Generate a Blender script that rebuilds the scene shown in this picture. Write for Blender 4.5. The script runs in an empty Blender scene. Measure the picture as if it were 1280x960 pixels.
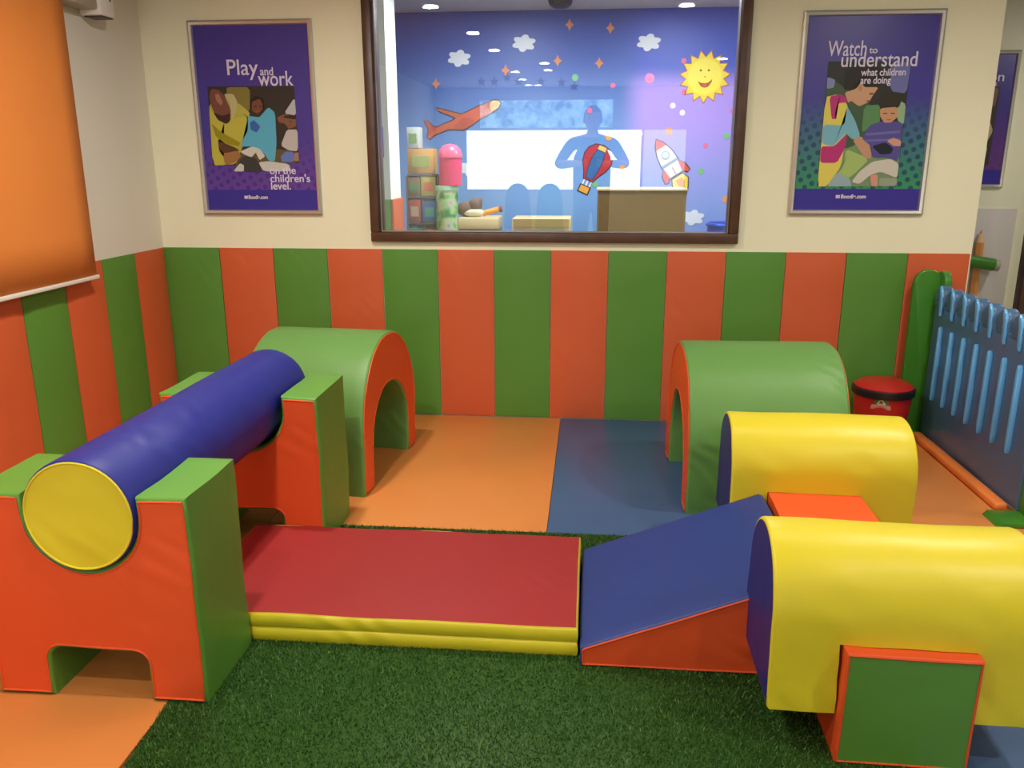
import bpy, bmesh, math, random
import numpy as np
from mathutils import Vector, Matrix, noise

# ---------------------------------------------------------------- camera, world, exposure, lamp power
# The scene is laid out in units of 0.82 m (S); everything is brought to metres at the end of the script.
S = 0.82
scene = bpy.context.scene
cam_d = bpy.data.cameras.new('camera')
cam = bpy.data.objects.new('camera', cam_d)
scene.collection.objects.link(cam)
scene.camera = cam
cam_d.sensor_width = 36.0
cam_d.lens = 36.0 * 1044.55 / 1280.0
cam_d.clip_start = 0.02
_yaw, _pitch, _roll = 0.093347, -0.261488, -0.001692
_f = Vector((-math.sin(_yaw) * math.cos(_pitch), math.cos(_yaw) * math.cos(_pitch), math.sin(_pitch)))
_r = Vector((math.cos(_yaw), math.sin(_yaw), 0))
_u = _r.cross(_f)
_r2 = _r * math.cos(_roll) + _u * math.sin(_roll)
_u2 = -_r * math.sin(_roll) + _u * math.cos(_roll)
_m = Matrix((_r2, _u2, -_f)).transposed().to_4x4()
_m.translation = Vector((2.53693, -4.83128, 1.50563)) * S
cam.matrix_world = _m

world = bpy.data.worlds.new('world'); scene.world = world
world.use_nodes = True
world.node_tree.nodes['Background'].inputs[0].default_value = (0.75, 0.82, 1.0, 1)
world.node_tree.nodes['Background'].inputs[1].default_value = 0.3
scene.view_settings.view_transform = 'Standard'
scene.view_settings.look = 'None'
scene.view_settings.gamma = 1.0
scene.view_settings.exposure = 0.0
LAMP_W = 12.0            # each ceiling downlight
BEYOND_W = 28.0          # lamps of the room behind the glass
SPREAD = 172.0           # beam of the recessed downlights, degrees
LAMP_COLOR = (1.0, 0.93, 0.83)
BEYOND_COLOR = (0.88, 0.93, 1.0)
DAYLIGHT = 6.0           # radiance of the daylit window at the far end of the room

C = scene.collection
random.seed(4)
PI = math.pi

# ---------------------------------------------------------------- materials
def lin(c):
    out = []
    for v in c:
        v = v / 255.0
        out.append(v / 12.92 if v <= 0.04045 else ((v + 0.055) / 1.055) ** 2.4)
    return (out[0], out[1], out[2], 1.0)

def base_mat(name, rgb, rough=0.5, spec=0.5, metal=0.0):
    m = bpy.data.materials.new(name); m.use_nodes = True
    b = m.node_tree.nodes['Principled BSDF']
    b.inputs['Base Color'].default_value = lin(rgb)
    b.inputs['Roughness'].default_value = rough
    b.inputs['Specular IOR Level'].default_value = spec
    b.inputs['Metallic'].default_value = metal
    return m, m.node_tree, b

def add_noise(nt, scale, detail=3, rough=0.55, coord='Object', vec_scale=None):
    tc = nt.nodes.new('ShaderNodeTexCoord')
    n = nt.nodes.new('ShaderNodeTexNoise')
    n.inputs['Scale'].default_value = scale
    n.inputs['Detail'].default_value = detail
    n.inputs['Roughness'].default_value = rough
    src = tc.outputs[coord]
    if vec_scale:
        mp = nt.nodes.new('ShaderNodeMapping')
        mp.inputs['Scale'].default_value = vec_scale
        nt.links.new(src, mp.inputs['Vector']); src = mp.outputs['Vector']
    nt.links.new(src, n.inputs['Vector'])
    return n

def tint(nt, b, rgb, n, amount):
    """vary a base colour a little with a noise node"""
    r = nt.nodes.new('ShaderNodeValToRGB')
    c = lin(rgb)
    r.color_ramp.elements[0].position = 0.3
    r.color_ramp.elements[1].position = 0.7
    r.color_ramp.elements[0].color = (c[0] * (1 - amount), c[1] * (1 - amount), c[2] * (1 - amount), 1)
    r.color_ramp.elements[1].color = (min(1, c[0] * (1 + amount)), min(1, c[1] * (1 + amount)), min(1, c[2] * (1 + amount)), 1)
    nt.links.new(n.outputs['Fac'], r.inputs['Fac'])
    nt.links.new(r.outputs['Color'], b.inputs['Base Color'])

def bump(nt, b, heights):
    prev = None
    for n, strength, dist in heights:
        bp = nt.nodes.new('ShaderNodeBump')
        bp.inputs['Strength'].default_value = strength
        bp.inputs['Distance'].default_value = dist
        nt.links.new(n.outputs['Fac'], bp.inputs['Height'])
        if prev: nt.links.new(prev.outputs['Normal'], bp.inputs['Normal'])
        prev = bp
    nt.links.new(prev.outputs['Normal'], b.inputs['Normal'])

def vinyl(name, rgb, rough=0.42, creases=0.35, spec=0.4):
    m, nt, b = base_mat(name, rgb, rough, spec)
    slow = add_noise(nt, 4.0, 2)
    grain = add_noise(nt, 420.0, 2)
    tint(nt, b, rgb, add_noise(nt, 1.7, 3), 0.05)
    # soft diagonal creases that come and go over the stuffed cover
    wv = nt.nodes.new('ShaderNodeTexWave'); wv.inputs['Scale'].default_value = 7.0; wv.inputs['Distortion'].default_value = 5.0; wv.inputs['Detail'].default_value = 1.0
    wv.inputs['Detail Scale'].default_value = 0.8; wv.bands_direction = 'DIAGONAL'
    tc = nt.nodes.new('ShaderNodeTexCoord'); nt.links.new(tc.outputs['Object'], wv.inputs['Vector'])
    mk = nt.nodes.new('ShaderNodeMapRange'); mk.inputs[1].default_value = 0.52; mk.inputs[2].default_value = 0.72
    nt.links.new(add_noise(nt, 3.3, 1).outputs['Fac'], mk.inputs[0])
    mu = nt.nodes.new('ShaderNodeMath'); mu.operation = 'MULTIPLY'; mu.name = 'crease'
    nt.links.new(wv.outputs['Fac'], mu.inputs[0]); nt.links.new(mk.outputs[0], mu.inputs[1])
    bump(nt, b, [(slow, creases, 0.02), (grain, 0.10, 0.001)])
    last = b.inputs['Normal'].links[0].from_node
    bp = nt.nodes.new('ShaderNodeBump'); bp.inputs['Strength'].default_value = creases*0.7; bp.inputs['Distance'].default_value = 0.012
    nt.links.new(mu.outputs[0], bp.inputs['Height']); nt.links.new(last.outputs['Normal'], bp.inputs['Normal']); nt.links.new(bp.outputs['Normal'], b.inputs['Normal'])
    return m

def plain(name, rgb, rough=0.5, amount=0.04, scale=3.0, spec=0.5, metal=0.0, grain=None):
    m, nt, b = base_mat(name, rgb, rough, spec, metal)
    tint(nt, b, rgb, add_noise(nt, scale, 4), amount)
    if grain: bump(nt, b, [(add_noise(nt, grain[0], 3), grain[1], grain[2])])
    return m

_prints = {}
def ink(rgb):
    if rgb not in _prints:
        m, nt, b = base_mat('printed_ink', rgb, 0.45, 0.3)
        _prints[rgb] = m
    return _prints[rgb]

def emitter(name, color, strength):
    m = bpy.data.materials.new(name); m.use_nodes = True
    nt = m.node_tree; nt.nodes.clear()
    e = nt.nodes.new('ShaderNodeEmission'); o = nt.nodes.new('ShaderNodeOutputMaterial')
    e.inputs[0].default_value = (*color, 1); e.inputs[1].default_value = strength
    nt.links.new(e.outputs[0], o.inputs[0])
    return m

V_ORANGE = vinyl('orange_vinyl', (228, 86, 40))
V_GREEN = vinyl('green_vinyl', (92, 144, 56))
V_LGREEN = vinyl('light_green_vinyl', (100, 148, 74), rough=0.46)
V_YELLOW = vinyl('yellow_vinyl', (220, 204, 44), rough=0.40)
V_BLUE = vinyl('blue_vinyl', (30, 36, 124), rough=0.5)
V_RAMP = vinyl('ramp_blue_vinyl', (36, 56, 124), rough=0.5, creases=0.15)
V_DBLUE = vinyl('navy_vinyl', (38, 38, 112), rough=0.45)
V_RED = vinyl('crimson_vinyl', (150, 40, 40), rough=0.5, creases=0.15)
W_ORANGE = vinyl('orange_wall_padding', (208, 96, 54), rough=0.5, creases=0.12)
W_GREEN = vinyl('green_wall_padding', (88, 142, 54), rough=0.5, creases=0.12)
M_CREAM = plain('cream_wall_paint', (240, 238, 208), 0.75, 0.02, 1.5, grain=(60, 0.08, 0.002))
M_GREYWALL = plain('white_wall_paint', (226, 222, 208), 0.75, 0.02, 1.5, grain=(60, 0.08, 0.002))
M_CEIL = plain('ceiling_paint', (196, 190, 184), 0.85, 0.02, 1.0)
M_FOAM_OR = plain('orange_floor_vinyl', (212, 134, 68), 0.42, 0.05, 2.0, grain=(500, 0.12, 0.001))
M_FOAM_BL = plain('slate_blue_floor_vinyl', (66, 94, 134), 0.40, 0.05, 2.0, grain=(500, 0.12, 0.001))
M_FLOOR = plain('grey_beige_floor', (176, 164, 146), 0.5, 0.05, 2.0)
M_WOOD = plain('dark_brown_wood', (84, 56, 40), 0.4, 0.25, 14.0)
M_BLIND = plain('orange_blind_cloth', (226, 134, 56), 0.8, 0.03, 2.0, grain=(700, 0.2, 0.001))
M_WHITEPL = plain('white_plastic', (232, 230, 222), 0.4, 0.01)
M_GREYPL = plain('grey_plastic', (168, 160, 142), 0.45, 0.03)
M_ALU = plain('silver_aluminium', (200, 198, 190), 0.32, 0.02, 5.0, metal=0.65)
M_FENCE = plain('blue_moulded_plastic', (72, 104, 140), 0.28, 0.04, 4.0)
M_FENCE_HIGHLIGHT = plain('blue_plastic_painted_highlight', (100, 172, 228), 0.25, 0.03, 4.0)  # lighter blue that puts the fence's highlights into the colour
M_POST = plain('green_moulded_plastic', (64, 130, 40), 0.3, 0.05, 4.0)
M_BINRED = plain('red_bin_plastic', (190, 40, 34), 0.32, 0.04, 4.0)
M_BLACK = plain('black_plastic', (30, 28, 30), 0.35, 0.05, 4.0)
M_CURB = vinyl('orange_edge_vinyl', (236, 132, 62), rough=0.35, creases=0.1)

def mural_material():
    m, nt, b = base_mat('mural_colour', (90, 120, 200), 0.45, 0.5)
    tc = nt.nodes.new('ShaderNodeTexCoord'); sp = nt.nodes.new('ShaderNodeSeparateXYZ')
    nt.links.new(tc.outputs['Object'], sp.inputs[0])
    def rng(sock, a, c):
        r = nt.nodes.new('ShaderNodeMapRange'); r.interpolation_type = 'SMOOTHSTEP'
        r.inputs[1].default_value = a * S; r.inputs[2].default_value = c * S
        nt.links.new(sp.outputs[sock], r.inputs[0]); return r.outputs[0]
    def mix(fac, a, c):
        x = nt.nodes.new('ShaderNodeMix'); x.data_type = 'RGBA'
        nt.links.new(fac, x.inputs[0])
        for s, v in ((6, a), (7, c)):
            if isinstance(v, tuple): x.inputs[s].default_value = lin(v)
            else: nt.links.new(v, x.inputs[s])
        return x.outputs[2]
    blue = mix(rng('Z', 1.1, 2.5), (124, 168, 216), (46, 80, 168))
    lilac = mix(rng('Z', 1.0, 1.9), (134, 162, 222), (176, 146, 226))
    lilac2 = mix(rng('Z', 2.02, 2.22), lilac, (60, 86, 190))
    col = mix(rng('X', 2.72, 2.95), blue, lilac2)  # blue on the left passes into lilac on the right
    nt.links.new(col, b.inputs['Base Color'])
    return m
M_MURAL = mural_material()

def glass_material():
    m = bpy.data.materials.new('window_glass'); m.use_nodes = True
    nt = m.node_tree; nt.nodes.clear()
    o = nt.nodes.new('ShaderNodeOutputMaterial'); mx = nt.nodes.new('ShaderNodeMixShader')
    t = nt.nodes.new('ShaderNodeBsdfTransparent'); g = nt.nodes.new('ShaderNodeBsdfGlossy')
    g.inputs['Roughness'].default_value = 0.0
    g.inputs['Color'].default_value = (0.92, 0.96, 1.0, 1)
    t.inputs['Color'].default_value = (0.95, 0.97, 0.97, 1)
    fr = nt.nodes.new('ShaderNodeFresnel'); fr.inputs[0].default_value = 1.95
    nt.links.new(fr.outputs[0], mx.inputs[0])
    nt.links.new(t.outputs[0], mx.inputs[1]); nt.links.new(g.outputs[0], mx.inputs[2])
    nt.links.new(mx.outputs[0], o.inputs[0])
    return m
M_GLASS = glass_material()

def grass_material():
    m, nt, b = base_mat('artificial_grass', (50, 96, 36), 0.55, 0.3)
    at = nt.nodes.new('ShaderNodeAttribute'); at.attribute_name = 'shade'
    r = nt.nodes.new('ShaderNodeValToRGB')
    e = r.color_ramp.elements
    e[0].color = lin((44, 74, 28)); e[1].color = lin((130, 158, 92))
    e[1].position = 1.0
    k = e.new(0.55); k.color = lin((62, 104, 40))
    k = e.new(0.9); k.color = lin((90, 130, 58))
    nt.links.new(at.outputs['Fac'], r.inputs['Fac'])
    nt.links.new(r.outputs['Color'], b.inputs['Base Color'])
    return m
M_GRASS = grass_material()

# ---------------------------------------------------------------- object helpers
def link(name, me, mats, parent=None):
    o = bpy.data.objects.new(name, me); C.objects.link(o)
    if not isinstance(mats, (list, tuple)): mats = [mats]
    for m in mats: me.materials.append(m)
    if parent: o.parent = parent
    return o

def obj(name, bm, mats, parent=None, smooth=True, angle=35):
    me = bpy.data.meshes.new(name)
    bmesh.ops.recalc_face_normals(bm, faces=bm.faces)
    bm.to_mesh(me); bm.free()
    if smooth:
        me.shade_smooth()
        me.set_sharp_from_angle(angle=math.radians(angle))
    return link(name, me, mats, parent)

def tag(o, label=None, cat=None, group=None, kind=None):
    if label: o['label'] = label
    if cat: o['category'] = cat
    if group: o['group'] = group
    if kind: o['kind'] = kind
    return o

def empty(name, loc=(0, 0, 0), rz=0.0, label=None, cat=None, group=None, kind=None):
    o = bpy.data.objects.new(name, None); C.objects.link(o)
    o.location = loc; o.rotation_euler = (0, 0, rz); o.empty_display_size = 0.1
    return tag(o, label, cat, group, kind)

def copy_tree(o, parent=None):
    c = o.copy(); C.objects.link(c)
    if parent: c.parent = parent
    for ch in [x for x in scene.objects if x.parent == o]: copy_tree(ch, c)
    return c

def add_box(bm, a, b, bev=0.0, seg=2, mi=0):
    x0, y0, z0 = a; x1, y1, z1 = b
    vs = [bm.verts.new(p) for p in ((x0,y0,z0),(x1,y0,z0),(x1,y1,z0),(x0,y1,z0),(x0,y0,z1),(x1,y0,z1),(x1,y1,z1),(x0,y1,z1))]
    fs = [bm.faces.new([vs[i] for i in q]) for q in ((0,3,2,1),(4,5,6,7),(0,1,5,4),(1,2,6,5),(2,3,7,6),(3,0,4,7))]
    for f in fs: f.material_index = mi
    if bev > 0:
        es = list({e for f in fs for e in f.edges})
        r = bmesh.ops.bevel(bm, geom=es, offset=bev, segments=seg, profile=0.5, affect='EDGES')
        for f in r['faces']: f.material_index = mi
    return vs

def box(name, a, b, mat, parent=None, bev=0.0, seg=2):
    bm = bmesh.new(); add_box(bm, a, b, bev, seg)
    return obj(name, bm, mat, parent)

def add_prism(bm, pts, a, b, axis='y', mi=0, bev=0.0, seg=2):
    """polygon pts (u,v) swept from a to b along an axis"""
    def P(u, v, w):
        return {'x': (w, u, v), 'y': (u, w, v), 'z': (u, v, w)}[axis]
    A = [bm.verts.new(P(u, v, a)) for u, v in pts]
    B = [bm.verts.new(P(u, v, b)) for u, v in pts]
    fs = [bm.faces.new(A), bm.faces.new(B[::-1])]
    n = len(pts)
    for i in range(n): fs.append(bm.faces.new((A[i], A[(i+1) % n], B[(i+1) % n], B[i])))
    for f in fs: f.material_index = mi
    if bev > 0:
        es = list({e for f in fs[:2] for e in f.edges})
        r = bmesh.ops.bevel(bm, geom=es, offset=bev, segments=seg, profile=0.5, affect='EDGES')
        for f in r['faces']: f.material_index = mi

def add_lathe(bm, prof, cx, cy, n=32, mi=0, z0=0):
    rings = []
    for r, z in prof:
        if r < 1e-6: rings.append([bm.verts.new((cx, cy, z0 + z))])
        else: rings.append([bm.verts.new((cx + r*math.cos(2*PI*k/n), cy + r*math.sin(2*PI*k/n), z0 + z)) for k in range(n)])
    for p, q in zip(rings, rings[1:]):
        for k in range(n):
            k2 = (k+1) % n
            if len(p) == 1 and len(q) == 1: continue
            if len(p) == 1: f = bm.faces.new((p[0], q[k2], q[k]))
            elif len(q) == 1: f = bm.faces.new((p[k], p[k2], q[0]))
            else: f = bm.faces.new((p[k], p[k2], q[k2], q[k]))
            f.material_index = mi

def add_tube(bm, pts, r, n=6, closed=False, mi=0):
    pts = [Vector(p) for p in pts]; N = len(pts); rings = []
    for i, p in enumerate(pts):
        a = pts[(i-1) % N] if (closed or i > 0) else p
        b = pts[(i+1) % N] if (closed or i < N-1) else p
        t = (b - a).normalized()
        ref = Vector((0, 0, 1)) if abs(t.z) < 0.9 else Vector((1, 0, 0))
        s = t.cross(ref).normalized(); u = s.cross(t)
        if rings and (s.dot(rings[-1][1]) < 0): s, u = -s, -u
        rings.append(([bm.verts.new(p + r*(math.cos(2*PI*k/n)*s + math.sin(2*PI*k/n)*u)) for k in range(n)], s))
    last = N if closed else N-1
    for i in range(last):
        A = rings[i][0]; B = rings[(i+1) % N][0]
        for k in range(n):
            f = bm.faces.new((A[k], A[(k+1) % n], B[(k+1) % n], B[k])); f.material_index = mi
    if not closed:
        for q in (rings[0][0], rings[-1][0]):
            f = bm.faces.new(q); f.material_index = mi

def arc(cx, cz, r, a0, a1, n):
    return [(cx + r*math.cos(math.radians(a0 + (a1-a0)*k/n)), cz + r*math.sin(math.radians(a0 + (a1-a0)*k/n))) for k in range(n+1)]

def resample(pts, step=0.05):
    out = []
    n = len(pts)
    for i in range(n):
        a = Vector(pts[i]); b = Vector(pts[(i+1) % n]); L = (b-a).length
        if L < 1e-5: continue
        k = max(1, round(L/step))
        for j in range(k): out.append(tuple(a + (b-a)*j/k))
    return out

def puff(co, amp, seed):
    """soft stuffed-foam unevenness, consistent between neighbouring parts"""
    p = co*3.1 + Vector((seed*7.3, seed*3.1, seed*1.7))
    q = co*9.0 + Vector((seed*2.3, seed*5.1, seed*4.7))
    return amp*noise.noise_vector(p) + amp*0.35*noise.noise_vector(q)

def foam_piece(name, prof, axis, a, b, band_mat, cap_mat, piping_mat, label, cat, group=None, origin=(0,0,0), rz=0.0,
               bev=0.012, step=0.05, amp=0.004, seed=1, band_name='side_cover', cap_name='face_cover', cap_label=None, band_label=None,
               base_z=0.0, cap_mats=None):
    """a stuffed shape: a profile swept along an axis; faces, side band and piping are parts of their own"""
    root = empty(name, origin, rz, label, cat, group)
    pts = resample(prof, step)
    nseg = max(2, round(abs(b-a)/0.06))
    def P(u, v, w):
        return Vector({'x': (w, u, v), 'y': (u, w, v)}[axis])
    bm = bmesh.new()
    rings = []
    for i in range(nseg+1):
        w = a + (b-a)*i/nseg
        rings.append([bm.verts.new(P(u, v, w)) for u, v in pts])
    n = len(pts)
    caps = [bm.faces.new(rings[0]), bm.faces.new(rings[-1][::-1])]
    for A, B in zip(rings, rings[1:]):
        for i in range(n): bm.faces.new((A[i], A[(i+1) % n], B[(i+1) % n], B[i]))
    for f in bm.faces: f.material_index = 0
    caps[0].material_index = 1; caps[1].material_index = 2
    bmesh.ops.recalc_face_normals(bm, faces=bm.faces)
    if bev > 0:
        es = list(set(caps[0].edges) | set(caps[1].edges))
        keep = {0: caps[0].normal.copy(), 1: caps[1].normal.copy()}
        bmesh.ops.bevel(bm, geom=es, offset=bev, segments=3, profile=0.5, affect='EDGES', loop_slide=False, clamp_overlap=True)
        ax = P(0, 0, 1)
        for f in bm.faces:
            if f.material_index and len(f.verts) < 6: f.material_index = 0
    # fine triangulation of the caps with inner points, so that they can bulge
    capf = [f for f in bm.faces if f.material_index]
    bmesh.ops.triangulate(bm, faces=capf)
    for v in bm.verts:
        k = puff(v.co, amp, seed)
        if v.co.z < base_z + 0.02: k.z = max(0.0, k.z) * 0.2
        v.co += k
    src = bm
    def take(idx):
        c = src.copy()
        bmesh.ops.delete(c, geom=[f for f in c.faces if f.material_index != idx], context='FACES')
        for f in c.faces: f.material_index = 0
        return c
    def out(nm, c, mat):
        me = bpy.data.meshes.new(nm); c.to_mesh(me); c.free()
        me.shade_smooth(); me.set_sharp_from_angle(angle=math.radians(38))
        return link(nm, me, mat, root)
    o = out(band_name, take(0), band_mat)
    if band_label: o['label'] = band_label
    cm = cap_mats or (cap_mat, cap_mat)
    for idx in (1, 2):
        c = take(idx)
        if piping_mat:
            loop = [e for e in c.edges if e.is_boundary]
            # ordered boundary
            vs = []; e = loop[0]; v = e.verts[0]; used = set()
            while e and e not in used:
                used.add(e); vs.append(v.co.copy()); v = e.other_vert(v)
                e = next((x for x in v.link_edges if x.is_boundary and x not in used), None)
            pb = bmesh.new(); add_tube(pb, vs, 0.0035, 6, True)
            po = obj('piping', pb, piping_mat, root)
        o = out(cap_name, c, cm[idx-1])
        if cap_label: o['label'] = cap_label
    src.free()
    return root

def soften(poly):
    out = []
    n = len(poly)
    for i in range(n):
        a = poly[i]; b = poly[(i+1) % n]
        out.append((a[0]*0.87+b[0]*0.13, a[1]*0.87+b[1]*0.13)); out.append((a[0]*0.13+b[0]*0.87, a[1]*0.13+b[1]*0.87))
    return out

def flat_layers(bm, layers, to3d, mats, lift=0.0004, start=1):
    """flat printed shapes, each a hair above the last; layers: (rgb, polygon)"""
    for k, (rgb, poly) in enumerate(layers):
        m = ink(rgb)
        if m not in mats: mats.append(m)
        vs = [bm.verts.new(to3d(u, v, (k+start)*lift)) for u, v in poly]
        f = bm.faces.new(vs); f.material_index = mats.index(m)
        bmesh.ops.triangulate(bm, faces=[f])

def text_mesh(name, body, size, loc, mat, parent, width=None, normal='-y', shear=0.0, align='LEFT', bold=0.0, spacing=1.0):
    cu = bpy.data.curves.new(name, 'FONT'); cu.body = body; cu.size = size; cu.align_x = align
    cu.extrude = 0.0006; cu.offset = bold; cu.shear = shear; cu.space_character = spacing
    o = bpy.data.objects.new(name, cu); C.objects.link(o)
    dg = bpy.context.evaluated_depsgraph_get()
    me = bpy.data.meshes.new_from_object(o.evaluated_get(dg))
    bpy.data.objects.remove(o); bpy.data.curves.remove(cu)
    xs = [v.co.x for v in me.vertices]
    k = 1.0
    if width and xs: k = width/(max(xs)-min(xs))
    me.transform(Matrix.Diagonal((k, 1, 1, 1)))
    me.transform(Matrix.Rotation(PI/2, 4, 'X'))
    me.transform(Matrix.Translation(loc))
    me.name = name
    me.materials.clear()
    return link(name, me, mat, parent)

# flat printed pictures on the posters: (colour, outline in sheet coordinates 0..1)
ART_LEFT = [
    ((55, 50, 45), [(0.084,0.682),(0.855,0.682),(0.856,0.263),(0.069,0.249)]),
    ((178, 172, 74), [(0.084,0.588),(0.233,0.631),(0.333,0.598),(0.418,0.523),(0.414,0.42),(0.33,0.323),(0.286,0.258),(0.069,0.249)]),
    ((96, 84, 52), [(0.331,0.328),(0.44,0.355),(0.859,0.328),(0.856,0.263),(0.498,0.258),(0.254,0.217)]),
    ((130, 120, 60), [(0.257,0.677),(0.464,0.677),(0.447,0.539),(0.307,0.604),(0.252,0.642)]),
    ((190, 182, 72), [(0.084,0.588),(0.116,0.539),(0.221,0.479),(0.277,0.506),(0.392,0.523),(0.422,0.485),(0.389,0.431),(0.339,0.387),(0.335,0.355),(0.194,0.355),(0.139,0.398),(0.138,0.333),(0.185,0.29),(0.179,0.252),(0.074,0.252)]),
    ((190, 180, 130), [(0.226,0.642),(0.312,0.642),(0.345,0.593),(0.314,0.528),(0.275,0.496),(0.271,0.593)]),
    ((180, 175, 80), [(0.341,0.598),(0.447,0.539),(0.434,0.512),(0.394,0.534),(0.322,0.523)]),
    ((120, 75, 60), [(0.117,0.669),(0.177,0.666),(0.233,0.631),(0.275,0.555),(0.266,0.496),(0.225,0.479),(0.162,0.501),(0.111,0.566),(0.093,0.626)]),
    ((165, 115, 95), [(0.148,0.642),(0.182,0.642),(0.211,0.598),(0.191,0.577),(0.152,0.609)]),
    ((60, 40, 35), [(0.116,0.544),(0.2,0.523),(0.272,0.539),(0.257,0.49),(0.225,0.479),(0.154,0.501)]),
    ((150, 140, 30), [(0.09,0.485),(0.171,0.436),(0.279,0.398),(0.338,0.377),(0.326,0.355),(0.205,0.371),(0.123,0.409)]),
    ((90, 60, 40), [(0.137,0.387),(0.273,0.355),(0.332,0.333),(0.18,0.317),(0.14,0.344)]),
    ((160, 115, 70), [(0.18,0.317),(0.314,0.333),(0.336,0.301),(0.279,0.268),(0.188,0.252),(0.175,0.285)]),
    ((35, 30, 28), [(0.455,0.604),(0.511,0.631),(0.578,0.615),(0.58,0.561),(0.551,0.539),(0.448,0.55)]),
    ((120, 75, 50), [(0.472,0.598),(0.543,0.615),(0.566,0.588),(0.562,0.555),(0.515,0.531),(0.465,0.55)]),
    ((60, 34, 26), [(0.49,0.576),(0.514,0.576),(0.513,0.57),(0.49,0.57)]),
    ((60, 34, 26), [(0.537,0.576),(0.557,0.576),(0.557,0.57),(0.536,0.57)]),
    ((150, 80, 66), [(0.5,0.55),(0.535,0.551),(0.533,0.544),(0.504,0.544)]),
    ((90, 175, 205), [(0.427,0.523),(0.496,0.517),(0.531,0.515),(0.616,0.569),(0.673,0.539),(0.667,0.377),(0.641,0.274),(0.588,0.274),(0.541,0.323),(0.44,0.355),(0.343,0.355),(0.367,0.398),(0.416,0.442)]),
    ((60, 100, 175), [(0.44,0.485),(0.477,0.501),(0.533,0.463),(0.494,0.431),(0.443,0.447)]),
    ((205, 205, 195), [(0.331,0.328),(0.44,0.355),(0.509,0.344),(0.556,0.301),(0.501,0.279),(0.471,0.323),(0.432,0.295),(0.364,0.312)]),
    ((60, 60, 60), [(0.305,0.268),(0.363,0.304),(0.467,0.29),(0.528,0.214),(0.351,0.214)]),
    ((200, 200, 195), [(0.254,0.217),(0.322,0.263),(0.356,0.252),(0.351,0.217)]),
    ((200, 200, 195), [(0.49,0.268),(0.588,0.274),(0.763,0.258),(0.784,0.217),(0.528,0.217)]),
    ((185, 185, 190), [(0.751,0.534),(0.856,0.62),(0.859,0.523)]),
    ((130, 90, 65), [(0.687,0.512),(0.751,0.531),(0.857,0.512),(0.852,0.463),(0.785,0.45),(0.753,0.479),(0.702,0.485)]),
    ((60, 40, 34), [(0.75,0.523),(0.858,0.52),(0.856,0.501),(0.791,0.506),(0.748,0.512)]),
    ((60, 40, 34), [(0.794,0.493),(0.816,0.493),(0.815,0.488),(0.794,0.488)]),
    ((190, 185, 180), [(0.767,0.447),(0.863,0.447),(0.854,0.328),(0.771,0.333),(0.704,0.36)]),
    ((100, 120, 190), [(0.697,0.301),(0.744,0.328),(0.814,0.323),(0.808,0.268),(0.702,0.268)]),
    ((160, 120, 110), [(0.814,0.317),(0.858,0.323),(0.857,0.274),(0.809,0.274)]),
]
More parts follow.
